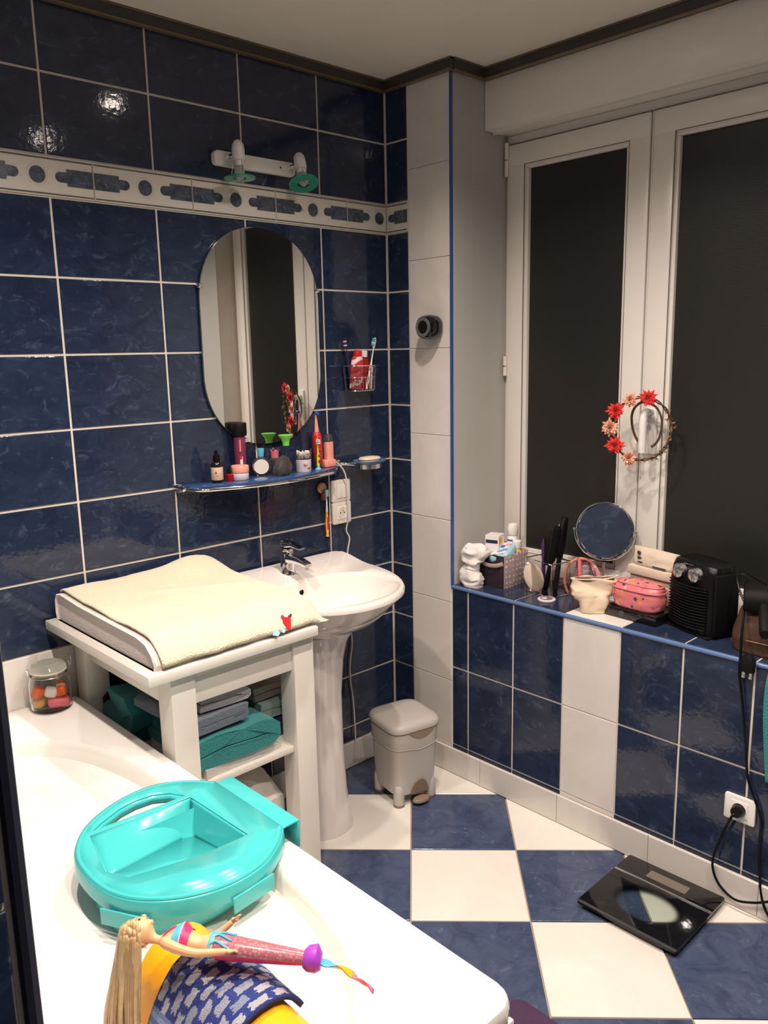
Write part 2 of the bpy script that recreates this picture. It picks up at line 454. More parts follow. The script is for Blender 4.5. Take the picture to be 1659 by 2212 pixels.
# ------------------------------------------------------------------ mesh helpers
class G:
    """collects shapes for one mesh"""
    def __init__(s):
        s.v = []
        s.f = []
    def add(s, verts, faces, M=None):
        n = len(s.v)
        for p in verts:
            p = Vector(p)
            s.v.append(M @ p if M else p)
        for f in faces:
            s.f.append(tuple(i + n for i in f))
        return s
    def box(s, x0, x1, y0, y1, z0, z1, bev=0.0, M=None, seg=2):
        bm = bmesh.new()
        bmesh.ops.create_cube(bm, size=1)
        for v in bm.verts:
            v.co = Vector(((x0 + x1) / 2 + v.co.x * abs(x1 - x0), (y0 + y1) / 2 + v.co.y * abs(y1 - y0), (z0 + z1) / 2 + v.co.z * abs(z1 - z0)))
        if bev > 0:
            bmesh.ops.bevel(bm, geom=list(bm.edges), offset=bev, segments=seg, affect='EDGES', profile=0.5)
        s._bm(bm, M)
        return s
    def _bm(s, bm, M=None):
        bm.verts.index_update()
        s.add([v.co.copy() for v in bm.verts], [[v.index for v in f.verts] for f in bm.faces], M)
        bm.free()
    def loft(s, rings, cap0=True, cap1=True, closed=True, M=None):
        vs, fs = [], []
        n = len(rings[0])
        for r in rings:
            vs += [Vector(p) for p in r]
        for i in range(len(rings) - 1):
            for j in range(n if closed else n - 1):
                k = (j + 1) % n
                fs.append((i * n + j, i * n + k, (i + 1) * n + k, (i + 1) * n + j))
        if cap0:
            fs.append(tuple(reversed(range(n))))
        if cap1:
            fs.append(tuple((len(rings) - 1) * n + j for j in range(n)))
        return s.add(vs, fs, M)
    def lathe(s, prof, n=24, M=None, cx=0, cy=0, sx=1, sy=1, e=2.0):
        rings = []
        for r, z in prof:
            rings.append([(cx + sx * r * spow(cos(2 * pi * j / n), 2 / e), cy + sy * r * spow(sin(2 * pi * j / n), 2 / e), z) for j in range(n)])
        return s.loft(rings, M=M)
    def tube(s, pts, r, n=8, M=None, closed=False, flat=None):
        pts = [Vector(p) for p in pts]
        m = len(pts)
        rr = r if isinstance(r, (list, tuple)) else [r] * m
        rings = []
        prev = None
        for i, p in enumerate(pts):
            if closed:
                t = pts[(i + 1) % m] - pts[i - 1]
            else:
                t = pts[min(i + 1, m - 1)] - pts[max(i - 1, 0)]
            if t.length < 1e-9:
                t = Vector((0, 0, 1))
            t.normalize()
            if prev is None:
                a = Vector((0, 0, 1)) if abs(t.z) < 0.9 else Vector((1, 0, 0))
                u = t.cross(a).normalized()
            else:
                u = (prev - t * prev.dot(t))
                u = u.normalized() if u.length > 1e-6 else t.orthogonal().normalized()
            prev = u
            w = t.cross(u)
            fx, fy = flat or (1, 1)
            rings.append([p + (u * cos(2 * pi * j / n) * fx + w * sin(2 * pi * j / n) * fy) * rr[i] for j in range(n)])
        if closed:
            rings.append(rings[0])
            return s.loft(rings, False, False, M=M)
        return s.loft(rings, M=M)
    def prism(s, poly, z0, z1, M=None, bev=0.0):
        bm = bmesh.new()
        vs = [bm.verts.new((x, y, z0)) for x, y in poly]
        f = bm.faces.new(vs)
        r = bmesh.ops.extrude_face_region(bm, geom=[f])
        for v in r['geom']:
            if isinstance(v, bmesh.types.BMVert):
                v.co.z = z1
        bmesh.ops.recalc_face_normals(bm, faces=list(bm.faces))
        if bev:
            es = [e for e in bm.edges if abs(e.verts[0].co.z - e.verts[1].co.z) < 1e-9]
            bmesh.ops.bevel(bm, geom=es, offset=bev, segments=2, affect='EDGES', profile=0.5)
        s._bm(bm, M)
        return s
    def grid(s, fn, nu, nv, M=None):
        vs = [fn(i / nu, j / nv) for j in range(nv + 1) for i in range(nu + 1)]
        fs = []
        for j in range(nv):
            for i in range(nu):
                a = j * (nu + 1) + i
                fs.append((a, a + 1, a + nu + 2, a + nu + 1))
        return s.add(vs, fs, M)
    def ball(s, c, r, n=12, m=8, M=None):
        rx, ry, rz = r if isinstance(r, (tuple, list)) else (r, r, r)
        prof = []
        rings = []
        for i in range(1, m):
            a = pi * i / m
            rings.append([(c[0] + rx * sin(a) * cos(2 * pi * j / n), c[1] + ry * sin(a) * sin(2 * pi * j / n), c[2] - rz * cos(a)) for j in range(n)])
        return s.loft(rings, M=M)
    def disp(s, amp, freq, seed=0.0):
        for v in s.v:
            d = noise.noise_vector(v * freq + Vector((seed, seed * 1.7, seed * 0.3)))
            v += d * amp
        return s
    def mesh(s, name, smooth=True):
        me = bpy.data.meshes.new(name)
        me.from_pydata([tuple(v) for v in s.v], [], s.f)
        bm = bmesh.new()
        bm.from_mesh(me)
        bmesh.ops.recalc_face_normals(bm, faces=list(bm.faces))
        bm.to_mesh(me)
        bm.free()
        if smooth:
            for p in me.polygons:
                p.use_smooth = True
            try:
                me.set_sharp_from_angle(angle=radians(40))
            except Exception:
                pass
        return me

def spow(a, e):
    return math.copysign(abs(a) ** e, a)

def link(o, parent=None):
    COL.objects.link(o)
    if parent is not None:
        o.parent = parent
    return o

def tag(o, label=None, cat=None, group=None, kind=None):
    if label:
        o['label'] = label
    if cat:
        o['category'] = cat
    if group:
        o['group'] = group
    if kind:
        o['kind'] = kind
    return o

def part(name, g, material, parent=None, smooth=True, label=None):
    o = bpy.data.objects.new(name, g.mesh(name, smooth) if isinstance(g, G) else g)
    o.data.materials.clear()
    o.data.materials.append(MAT[material])
    link(o, parent)
    if label:
        o['label'] = label
    return o

def thing(name, label, cat, loc=(0, 0, 0), rotz=0.0, group=None, kind=None, rot=None):
    o = bpy.data.objects.new(name, None)
    o.empty_display_size = 0.05
    o.location = loc
    o.rotation_euler = rot if rot else (0, 0, rotz)
    link(o)
    return tag(o, label, cat, group, kind)

def single(name, g, material, label, cat, loc=(0, 0, 0), rotz=0.0, group=None, kind=None, smooth=True, rot=None):
    o = part(name, g, material, None, smooth)
    o.location = loc
    o.rotation_euler = rot if rot else (0, 0, rotz)
    return tag(o, label, cat, group, kind)

def copy_tree(o, parent=None):
    c = o.copy()
    COL.objects.link(c)
    c.parent = parent
    for ch in list(o.children):
        copy_tree(ch, c)
    return c

def sell(cx, cy, rx, ry, z, n=32, e=2.0, rot=0.0):
    """superellipse ring"""
    r = []
    for j in range(n):
        a = 2 * pi * j / n
        x, y = rx * spow(cos(a), 2 / e), ry * spow(sin(a), 2 / e)
        r.append((cx + x * cos(rot) - y * sin(rot), cy + x * sin(rot) + y * cos(rot), z))
    return r

def rrect(w, h, r, n=5):
    pts = []
    for cx, cy, a0 in ((w / 2 - r, h / 2 - r, 0), (-w / 2 + r, h / 2 - r, pi / 2), (-w / 2 + r, -h / 2 + r, pi), (w / 2 - r, -h / 2 + r, 3 * pi / 2)):
        for i in range(n + 1):
            a = a0 + pi / 2 * i / n
            pts.append((cx + r * cos(a), cy + r * sin(a)))
    return pts

def spline(pts, k=8):
    """Catmull-Rom through points"""
    P = [Vector(p) for p in pts]
    P = [P[0] * 2 - P[1]] + P + [P[-1] * 2 - P[-2]]
    out = []
    for i in range(1, len(P) - 2):
        for j in range(k):
            t = j / k
            a, b, c, d = P[i - 1], P[i], P[i + 1], P[i + 2]
            out.append(0.5 * ((2 * b) + (c - a) * t + (2 * a - 5 * b + 4 * c - d) * t * t + (3 * b - a - 3 * c + d) * t ** 3))
    out.append(P[-2])
    return out

def frameM(o, U, V, N):
    """matrix taking (u,v,n) to o + uU + vV + nN"""
    U, V, N, o = Vector(U), Vector(V), Vector(N), Vector(o)
    return Matrix(((U.x, V.x, N.x, o.x), (U.y, V.y, N.y, o.y), (U.z, V.z, N.z, o.z), (0, 0, 0, 1)))

TILE_CACHE = {}

def tile(parent, U, V, N, org, u0, u1, v0, v1, material, t=0.0028, gap=0.0065, bev=0.002, name='tile', label=None):
    """one cushion-edged tile proud of its bed; meshes are shared between equal tiles"""
    w, h = (u1 - u0) - gap, (v1 - v0) - gap
    key = (round(w, 4), round(h, 4), tuple(U), tuple(V), tuple(N), material, t, bev)
    me = TILE_CACHE.get(key)
    if me is None:
        a, b, i, j = w / 2, h / 2, w / 2 - bev, h / 2 - bev
        k, l = w / 2 - bev * 0.3, h / 2 - bev * 0.3
        M = frameM((0, 0, 0), U, V, N)
        g = G()
        g.loft([[(-a, -b, -0.001), (a, -b, -0.001), (a, b, -0.001), (-a, b, -0.001)],
                [(-a, -b, t - bev * 0.6), (a, -b, t - bev * 0.6), (a, b, t - bev * 0.6), (-a, b, t - bev * 0.6)],
                [(-k, -l, t - bev * 0.2), (k, -l, t - bev * 0.2), (k, l, t - bev * 0.2), (-k, l, t - bev * 0.2)],
                [(-i, -j, t), (i, -j, t), (i, j, t), (-i, j, t)]], M=M)
        me = g.mesh(name, False)
        me.materials.append(MAT[material])
        TILE_CACHE[key] = me
    o = bpy.data.objects.new(name, me)
    o.location = Vector(org) + Vector(U) * (u0 + u1) / 2 + Vector(V) * (v0 + v1) / 2
    link(o, parent)
    if label:
        o['label'] = label
    return o

# ================================================================== SETTING
X, Y, Z = (1, 0, 0), (0, 1, 0), (0, 0, 1)
NX, NY = (-1, 0, 0), (0, -1, 0)
TH, TW = 0.203, 0.304
ROWS = [2.495, 2.295, 2.092]
LOW = [1.990, 1.787, 1.584, 1.381, 1.178, 0.975, 0.772, 0.569, 0.366, 0.163]
BED = 0.0028          # tiles stand this far proud, wall faces sit this far back

def structure(name, g, material, label):
    o = part(name, g, material, None, False)
    return tag(o, label, kind='structure')

# ---- floor
floor = structure('floor', G().box(-2.9, 0.0, -2.9, 0.0, -0.10, -0.006), 'floor_grout', 'blue and white chequered tile floor laid on the diagonal')
def clip(poly, ax, lim, sign):
    out = []
    for i in range(len(poly)):
        a, b = poly[i - 1], poly[i]
        da, db = sign * (a[ax] - lim), sign * (b[ax] - lim)
        if (da <= 0) != (db <= 0):
            t = da / (da - db)
            out.append((a[0] + (b[0] - a[0]) * t, a[1] + (b[1] - a[1]) * t))
        if db <= 0:
            out.append(b)
    return out
FS, FX, FY, FA = 0.3363, -0.465, -0.547, pi / 4 + 0.0084
FU = Vector((cos(FA), -sin(FA)))
FV = Vector((-sin(FA), -cos(FA)))
floor_me = {}
for iu in range(-9, 10):
    for iv in range(-9, 10):
        g_ = 0.0022
        loc = Vector((FX, FY)) + FU * FS * (iu + 0.5) + FV * FS * (iv + 0.5)
        hs = FS / 2 - g_
        poly = [tuple(loc + FU * a * hs + FV * b * hs) for a, b in ((-1, -1), (1, -1), (1, 1), (-1, 1))]
        full = all(-2.9 < p[0] < 0 and -2.9 < p[1] < 0 for p in poly)
        if not full:
            for ax, lim, sg in ((0, 0.0, 1), (0, -2.9, -1), (1, 0.0, 1), (1, -2.9, -1)):
                poly = clip(poly, ax, lim, sg) if poly else poly
            if len(poly) < 3:
                continue
            ar = 0.5 * abs(sum(poly[i - 1][0] * poly[i][1] - poly[i][0] * poly[i - 1][1] for i in range(len(poly))))
            if ar < 0.0008:
                continue
        cx_, cy_ = sum(p[0] for p in poly) / len(poly), sum(p[1] for p in poly) / len(poly)
        # nothing of the tiles under the solid duct block beside the bath is ever seen
        if cx_ < -2.0 and cy_ > -1.6:
            continue
        mname = 'floor_white' if (iu + iv) % 2 == 0 else 'floor_blue'
        if full and mname in floor_me:
            me = floor_me[mname]
        else:
            gg = G()
            loc3 = [(p[0] - cx_, p[1] - cy_) for p in poly]
            inn = [(x * 0.993, y * 0.993) for x, y in loc3]
            gg.loft([[(x, y, -0.0065) for x, y in loc3], [(x, y, -0.0009) for x, y in loc3], [(x, y, 0.0) for x, y in inn]])
            me = gg.mesh('floor_tile', False)
            me.materials.append(MAT[mname])
            if full:
                floor_me[mname] = me
        o = bpy.data.objects.new('floor_tile', me)
        o.location = (cx_, cy_, 0)
        link(o, floor)

# ---- ceiling
structure('ceiling', G().box(-3.0, 0.45, -3.0, 0.1, CEIL, CEIL + 0.1), 'ceiling_white', 'plain off-white satin ceiling')

# ---- back wall (mirror and basin)
wb = structure('wall_back', G().box(-2.9, 0.0, BED, 0.12, 0.0, CEIL), 'grout', 'navy tiled wall behind the basin with a white patterned border row')
ncol = 7
for i in range(ncol):
    for z1, z0 in [(ROWS[0], ROWS[1]), (ROWS[1], ROWS[2])] + [(LOW[k], LOW[k + 1]) for k in range(len(LOW) - 1)] + [(LOW[-1], 0.100)]:
        z1c = min(z1, CEIL - 0.002)
        tile(wb, X, Z, NY, (0, BED, 0), -(i + 1) * TW, -i * TW, z0, z1c, 'blue_tile')

# ---- patterned border tiles
def border_tile(parent, U, V, N, org, u0, u1, centre, half=None):
    """cream relief tile: round medallion in the middle, half a stepped cartouche at each end"""
    o = tile(parent, U, V, N, org, u0, u1, 1.9900, 2.0920, 'border_white', gap=0.003, t=0.0042, name='border_tile')
    base = o.location.copy()
    c_u = centre - (u0 + u1) / 2
    hw = (u1 - u0) / 2 - 0.0025
    M = frameM((0, 0, 0), U, V, N)
    def keep(a, b):
        return max(a, -hw), min(b, hw)
    def inlay(name, g, material):
        p = part(name, g, material, o, False)
        return p
    if -hw < c_u - 0.02 and c_u + 0.02 < hw:
        n = 20
        inlay('medallion', G().prism([(c_u + 0.021 * cos(2 * pi * k / n), 0.001 + 0.021 * sin(2 * pi * k / n)) for k in range(n)], 0.004, 0.0054, M=M), 'border_inlay')
        inlay('medallion_ring', G().tube([M @ Vector((c_u + 0.027 * cos(2 * pi * k / 24), 0.001 + 0.027 * sin(2 * pi * k / 24), 0.0044)) for k in range(24)], 0.0014, 5, closed=True), 'border_white')
    for sgn in (-1, 1):
        # stepped cartouche from the joint inward to a rounded nose
        pts = [(0.151, -0.0215), (0.078, -0.0215), (0.078, -0.013), (0.066, -0.013)]
        pts += [(0.060 - 0.013 * sin(pi * k / 8), -0.013 * cos(pi * k / 8)) for k in range(9)]
        pts += [(0.066, 0.013), (0.078, 0.013), (0.078, 0.0215), (0.151, 0.0215)]
        poly = [(c_u + sgn * a, 0.001 + b) for a, b in pts]
        poly = clip(poly, 0, hw, 1)
        poly = clip(poly, 0, -hw, -1) if poly else poly
        if len(poly) > 3:
            inlay('cartouche', G().prism(poly, 0.004, 0.0053, M=M), 'border_inlay')
    for vv in (0.043, -0.044):
        g = G()
        g.box(-hw, hw, vv - 0.0018, vv + 0.0018, 0.004, 0.0050, M=M)
        inlay('rope_line', g, 'border_dark_line')
    return o
for k in range(-1, 6):
    c = -0.335 - 0.3035 * (k - 1) + 0.0
    c = -0.0355 - 0.3025 * k
    if k < 0:
        continue
    u0, u1 = c - 0.15125, c + 0.15125
    u1 = min(u1, 0.0)
    border_tile(wb, X, Z, NY, (0, BED, 0), u0, u1, c)
border_tile(wb, X, Z, NY, (0, BED, 0), -0.0355 - 0.3025 * 6 - 0.15125, -0.0355 - 0.3025 * 6 + 0.15125, -0.0355 - 0.3025 * 6)
# white skirting tiles over the bath rim
tub_trim = structure('trim_1', G().box(-1.99, -1.262, -0.004, 0.002, 0.600, 0.772), 'grout', 'row of white marble tiles on the wall over the bath rim')
for a, b in ((-1.985, -1.680), (-1.680, -1.375), (-1.375, -1.265)):
    tile(tub_trim, X, Z, NY, (0, -0.004, 0), a, b, 0.605, 0.775, 'white_tile', gap=0.003, bev=0.002)

# ---- right wall: corner column, low wall under the window, sill
g = G()
g.box(BED, 0.42, -0.310, 0.12, 0.0, CEIL)
g.box(BED, 0.42, -2.9, -0.310, 0.0, 0.7355)
g.box(0.20, 0.42, -2.9, -1.475, 0.728, CEIL)
g.box(0.36, 0.42, -1.475, -0.31, 2.29, CEIL)
wr = structure('wall_right', g, 'grout', 'tiled window wall with white corner column and deep blue sill')
B0, B1 = 0.110, 0.310
for z1, z0 in [(ROWS[0], ROWS[1]), (ROWS[1], ROWS[2])] + [(LOW[k], LOW[k + 1]) for k in range(len(LOW) - 1)] + [(LOW[-1], 0.100)]:
    tile(wr, Y, Z, NX, (BED, 0, 0), -B0, -0.003, z0, z1, 'blue_tile')
border_tile(wr, Y, Z, NX, (BED, 0, 0), -B0, -0.004, -0.112 + 0.146)
zs = [0.0615 + 0.3045 * k for k in range(9)]
for k in range(8):
    z0, z1 = max(zs[k], 0.100), min(zs[k + 1], CEIL - 0.003)
    tile(wr, Y, Z, NX, (BED, 0, 0), -B1 + 0.002, -B0, z0, z1, 'white_tile', gap=0.0022, bev=0.0018)
part('edge_trim', G().box(-0.004, 0.008, -0.3145, -0.3085, 0.735, CEIL - 0.03, 0.001), 'blue_trim', wr, False, 'narrow bright blue corner strip')
part('painted_reveal', G().box(0.006, 0.36, -0.3125, -0.309, 0.735, CEIL - 0.002), 'paint_grey', wr, False, 'grey painted side of the window recess')
part('painted_lining', G().box(0.196, 0.2, -2.9, -1.475, 0.735, CEIL - 0.002), 'paint_grey', wr, False)
ys = [0.310] + [0.3865 + TH * j for j in range(13)]
for j in range(len(ys) - 1):
    white = (j - 3) % 4 == 0 and j > 0
    m = 'white_tile' if white else 'blue_tile'
    gp = 0.0055 if not white else 0.003
    for z0, z1 in ((0.100, 0.116), (0.116, 0.4243), (0.4243, 0.728)):
        tile(wr, Y, Z, NX, (BED, 0, 0), -ys[j + 1], -ys[j], z0, z1, m, gap=(0.0065 if z1 > 0.2 else 0.004) if not white else 0.003, bev=0.002 if z1 > 0.2 else 0.001)
    if ys[j] < 1.5:
        tile(wr, X, Y, Z, (0, 0, 0.7355), 0.008, 0.300, -ys[j + 1], -ys[j], m, gap=0.0055 if not white else 0.004, name='sill_tile')
g = G()
g.tube([(0.002, -0.311, 0.731), (0.002, -2.9, 0.731)], 0.0075, 10)
part('sill_edge_strip', g, 'sill_trim', wr, True, 'rounded pale blue strip along the sill edge')

# ---- bath-side duct block on the left, only its tiled end face shows
wl = structure('wall_left', G().box(-2.9, -1.985, -1.709, 0.005, 0.0, CEIL), 'grout', 'navy tiled end of the wall block beside the bath')
pr = [1.221 + TH * k for k in range(-6, 7)]
for k in range(len(pr) - 1):
    z0, z1 = max(pr[k], 0.005), min(pr[k + 1], CEIL - 0.003)
    for a, b in ((-1.997 - 0.304, -1.997), (-1.997 - 0.608, -1.997 - 0.304), (-1.997 - 0.9, -1.997 - 0.608)):
        tile(wl, X, Z, NY, (0, -1.709, 0), a, b, z0, z1, 'blue_tile', gap=0.0065)
g = G()
g.tube([(-1.9905, -1.7105, 0.0), (-1.9905, -1.7105, CEIL - 0.03)], 0.006, 8)
part('corner_trim', g, 'trim_navy', wl, True)
for k in range(len(pr) - 1):
    z0, z1 = max(pr[k], 0.64), min(pr[k + 1], CEIL - 0.003)
    if z1 < 0.66:
        continue
    for n in range(6):
        a = -1.70 + n * 0.304
        tile(wl, Y, Z, X, (-1.985, 0, 0), a, min(a + 0.304, -0.006), z0, z1, 'blue_tile', gap=0.0065)

# ---- unseen walls behind the camera: same navy tiles, seen only in reflections
structure('wall_front', G().box(-3.0, 0.42, -3.02, -2.90, 0, CEIL), 'blue_tile', 'navy wall behind the viewer')
structure('wall_side', G().box(-3.02, -2.9, -2.9, -1.70, 0, CEIL), 'blue_tile', 'navy wall at the far left behind the viewer')

# ---- baseboards
bb = structure('baseboard_back', G().box(-1.28, -0.009, -0.006, 0.002, 0.0, 0.100), 'grout', 'white marble skirting under the navy wall by the basin')
a = -0.011
while a > -1.26:
    b = max(a - 0.335, -1.28)
    tile(bb, X, Z, NY, (0, -0.006, 0), b, a, 0.001, 0.103, 'white_tile', gap=0.002, bev=0.0025, t=0.004, name='skirting_tile')
    a = b
br_ = structure('baseboard_right', G().box(-0.006, 0.002, -2.9, 0.0, 0.0, 0.100), 'grout', 'white marble skirting under the low window wall')
a = -0.002
for b in [-0.117, -0.452, -0.787, -1.122, -1.457, -1.792, -2.127, -2.462, -2.797]:
    tile(br_, Y, Z, NX, (-0.006, 0, 0), b, a, 0.001, 0.103, 'white_tile', gap=0.002, bev=0.0025, t=0.005, name='skirting_tile')
    a = b

# ---- dark cornice with thin gilt lips
def cornice(name, runs, label):
    root = None
    for (x0, x1, y0, y1) in runs:
        g = G().box(x0, x1, y0, y1, CEIL - 0.036, CEIL - 0.0005)
        if root is None:
            root = structure(name, g, 'cornice_dark', label)
        else:
            part('cornice_length', g, 'cornice_dark', root, False)
        dx, dy = x1 - x0, y1 - y0
        for zz in (CEIL - 0.0385, CEIL - 0.0055):
            e = 0.003
            part('gilt_lip', G().box(x0 - (e if dx < dy else 0), x1 + (0 if dx < dy else 0), y0 - (0 if dx < dy else e), y1, zz, zz + 0.004), 'cornice_gold', root, False)
cornice('trim_2', [(-1.985, 0.0, -0.016, -0.001)], 'dark cornice along the top of the basin wall')
cornice('trim_3', [(-0.016, -0.001, -0.326, -0.016), (-0.001, 0.170, -0.3285, -0.3125), (0.152, 0.168, -2.9, -0.3285)], 'dark cornice stepping around the corner column and over the shutter box')

# ---- window: shutter box, frame, two sashes of obscured glass
w1 = thing('window_1', 'white plastic two-leaf window with dark night glass and shutter box above', None, kind='structure')
WX = 0.300
part('shutter_box', G().box(0.170, 0.355, -1.475, -0.3135, 2.306, CEIL - 0.037, 0.004), 'pvc_white', w1)
part('box_lip', G().box(0.215, 0.222, -1.475, -0.3135, 2.300, 2.307), 'pvc_white', w1, False)
g = G()
fy0, fy1 = -1.462, -0.3135
g.box(WX - 0.005, 0.36, fy0, fy1, 2.278, 2.306, 0.003)
g.box(WX - 0.005, 0.36, fy0, fy1, 0.738, 0.762, 0.003)
g.box(WX - 0.005, 0.36, -0.326, fy1, 0.762, 2.278, 0.003)
g.box(WX - 0.005, 0.36, fy0, fy0 + 0.02, 0.762, 2.278, 0.003)
part('outer_frame', g, 'pvc_white', w1)
def sash(y1, y0, tag_):
    """leaf between y0<y1: four bars with an inner glazing bead"""
    z0, z1 = 0.758, 2.272
    b = 0.072
    g = G()
    g.box(WX - 0.018, WX + 0.035, y0, y1, z1 - b, z1, 0.004)
    g.box(WX - 0.018, WX + 0.035, y0, y1, z0, z0 + b, 0.004)
    g.box(WX - 0.018, WX + 0.035, y0, y0 + b, z0 + b - 0.006, z1 - b + 0.006, 0.004)
    g.box(WX - 0.018, WX + 0.035, y1 - b, y1, z0 + b - 0.006, z1 - b + 0.006, 0.004)
    s = part('sash', g, 'pvc_white', w1)
    q0, q1, r0, r1 = y0 + b - 0.002, y1 - b + 0.002, z0 + b - 0.002, z1 - b + 0.002
    t = 0.014
    g = G()
    g.box(WX - 0.010, WX + 0.02, q0, q1, r1 - t, r1, 0.003)
    g.box(WX - 0.010, WX + 0.02, q0, q1, r0, r0 + t, 0.003)
    g.box(WX - 0.010, WX + 0.02, q0, q0 + t, r0 + t, r1 - t, 0.003)
    g.box(WX - 0.010, WX + 0.02, q1 - t, q1, r0 + t, r1 - t, 0.003)
    part('glazing_bead', g, 'pvc_white', s)
    g = G()
    for (a0, a1, c0, c1) in ((q0, q1, r1 - 0.0015, r1), (q0, q1, r0, r0 + 0.0015), (q0, q0 + 0.0015, r0, r1), (q1 - 0.0015, q1, r0, r1)):
        g.box(WX - 0.0185, WX - 0.012, a0, a1, c0, c1)
    part('bead_seam', g, 'pvc_groove', s, False)
    part('pane', G().box(WX + 0.004, WX + 0.010, q0 + t - 0.002, q1 - t + 0.002, r0 + t - 0.002, r1 - t + 0.002), 'night_glass', s, False, 'dark obscured glass pane')
    return s
sash(-0.329, -0.872, 0)
sash(-0.882, -1.440, 1)
part('meeting_seam', G().box(WX - 0.006, WX + 0.03, -0.884, -0.870, 0.762, 2.272), 'pvc_groove', w1, False)
part('meeting_strip', G().box(WX - 0.0185, WX - 0.004, -0.8825, -0.8775, 0.762, 2.272, 0.002), 'pvc_white', w1)
for zc, hh in ((2.225, 0.055), (1.515, 0.035)):
    g = G()
    g.tube([(WX - 0.024, -0.327, zc - hh), (WX - 0.024, -0.327, zc - 0.004)], 0.007, 10)
    g.tube([(WX - 0.024, -0.327, zc + 0.002), (WX - 0.024, -0.327, zc + hh)], 0.007, 10)
    g.box(WX - 0.024, WX - 0.004, -0.331, -0.323, zc - hh * 0.8, zc + hh * 0.8)
    part('hinge', g, 'pvc_white', w1)
g = G().box(WX - 0.030, WX - 0.017, -0.938, -0.898, 1.235, 1.405, 0.006)
hb = part('handle_plate', g, 'white_plastic', w1)
g = G().tube(spline([(WX - 0.025, -0.918, 1.372), (WX - 0.055, -0.918, 1.372), (WX - 0.072, -0.918, 1.362), (WX - 0.076, -0.918, 1.335), (WX - 0.076, -0.918, 1.275), (WX - 0.074, -0.918, 1.245)], 6), 0.0125, 14)
part('handle_lever', g, 'white_plastic', hb)

# ---- recessed ceiling spotlights, just out of the frame
spot0 = None
for k, (lx, ly) in enumerate(LAMPS):
    where = ('window side' if lx > -1 else 'bath side') + ' ' + ('near the basin wall' if ly > -1 else 'mid room' if ly > -1.7 else 'near the door end')
    t = thing('ceiling_spotlight', 'recessed round ceiling spotlight, ' + where, 'spotlight', (lx, ly, CEIL), group='recessed ceiling spotlights')
    part('ring', G().loft([sell(0, 0, rr_, rr_, zz_, 28) for rr_, zz_ in ((0.030, -0.001), (0.030, -0.006), (0.043, -0.006), (0.046, -0.001))], cap0=False, cap1=False), 'brushed', t)
    part('lens', G().lathe([(0.0295, -0.003), (0.027, -0.009), (0.018, -0.013), (0.0, -0.014)], 24), 'lens_glow', t)
    L = bpy.data.lights.new('spotlight_beam', 'SPOT')
    L.energy = LAMP_W * (0.86 if lx > -1 else 1.18)
    L.color = LAMP_COL
    L.spot_size = radians(142)
    L.spot_blend = 0.9
    L.shadow_soft_size = 0.028
    lo = bpy.data.objects.new('spotlight_beam', L)
    lo.location = (0, 0, -0.05)
    link(lo, t)

# ================================================================== BATH
RIM = 0.635
bath = thing('bathtub', 'long white acrylic bathtub with a wide flat rim along the left', 'bathtub', (-1.285, 0, 0))
# local: x from -0.695 to 0, y from -1.597 to 0
bx0, bx1, by0, by1 = -0.695, 0.0, -1.597, -0.010
def rring(x0, x1, y0, y1, r, z, n=96):
    """rounded rectangle ring sampled by a common angle so that it lofts onto the basin opening"""
    w, h = (x1 - x0) / 2, (y1 - y0) / 2
    out = []
    for k in range(n):
        a = 2 * pi * (k + 0.5) / n
        x, y = w * spow(cos(a), 0.16), h * spow(sin(a), 0.16)
        # true corner rounding
        ax, ay = abs(x) - (w - r), abs(y) - (h - r)
        if ax > 0 and ay > 0:
            l = math.hypot(ax, ay)
            x = math.copysign(w - r + ax / l * r, x)
            y = math.copysign(h - r + ay / l * r, y)
        else:
            if ax / r > ay / r:
                x = math.copysign(w, x)
            else:
                y = math.copysign(h, y)
        out.append(((x0 + x1) / 2 + x, (y0 + y1) / 2 + y, z))
    return out
def opening(sc, z, n=96, dy=0.0, e=2.7):
    r = []
    cx, cy = -0.345, -0.838
    for k in range(n):
        a = 2 * pi * (k + 0.5) / n
        r.append((cx + 0.288 * sc[0] * spow(cos(a), 2 / e), cy + dy + 0.660 * sc[1] * spow(sin(a), 2 / e), z))
    return r
rings = [rring(bx0 + .004, bx1 - .004, by0 + .004, by1 - .004, 0.035, RIM - 0.040),
         rring(bx0, bx1, by0, by1, 0.040, RIM - 0.034),
         rring(bx0, bx1, by0, by1, 0.040, RIM - 0.010),
         rring(bx0 + .003, bx1 - .003, by0 + .003, by1 - .003, 0.038, RIM - 0.003),
         rring(bx0 + .010, bx1 - .010, by0 + .010, by1 - .010, 0.034, RIM)]
rings += [opening((1.0, 1.0), RIM), opening((0.985, 0.992), RIM - 0.004), opening((0.965, 0.983), RIM - 0.016), opening((0.93, 0.965), RIM - 0.10),
          opening((0.86, 0.91), RIM - 0.26, dy=-0.02), opening((0.80, 0.85), RIM - 0.36, dy=-0.04), opening((0.70, 0.79), RIM - 0.405, dy=-0.05), opening((0.5, 0.6), RIM - 0.42, dy=-0.05), opening((0.2, 0.3), RIM - 0.425, dy=-0.05)]
shell = part('tub_shell', G().loft(rings, cap0=False), 'acrylic_white', bath)
part('side_panel', G().box(bx0 + 0.012, bx1 - 0.014, by0 + 0.014, by1 - 0.002, 0.002, RIM - 0.055, 0.004), 'acrylic_white', bath)
part('panel_lip', G().box(bx0 + 0.004, bx1 - 0.0055, by0 + 0.006, by1 - 0.004, RIM - 0.060, RIM - 0.042, 0.003), 'acrylic_white', bath)
part('overflow_plate', G().lathe([(0.0, 0.010), (0.030, 0.010), (0.036, 0.004), (0.036, 0.0)], 24, M=Matrix.Translation((-0.575, -0.45, 0.44)) @ Euler((0, radians(75), 0)).to_matrix().to_4x4()), 'acrylic_white', bath)

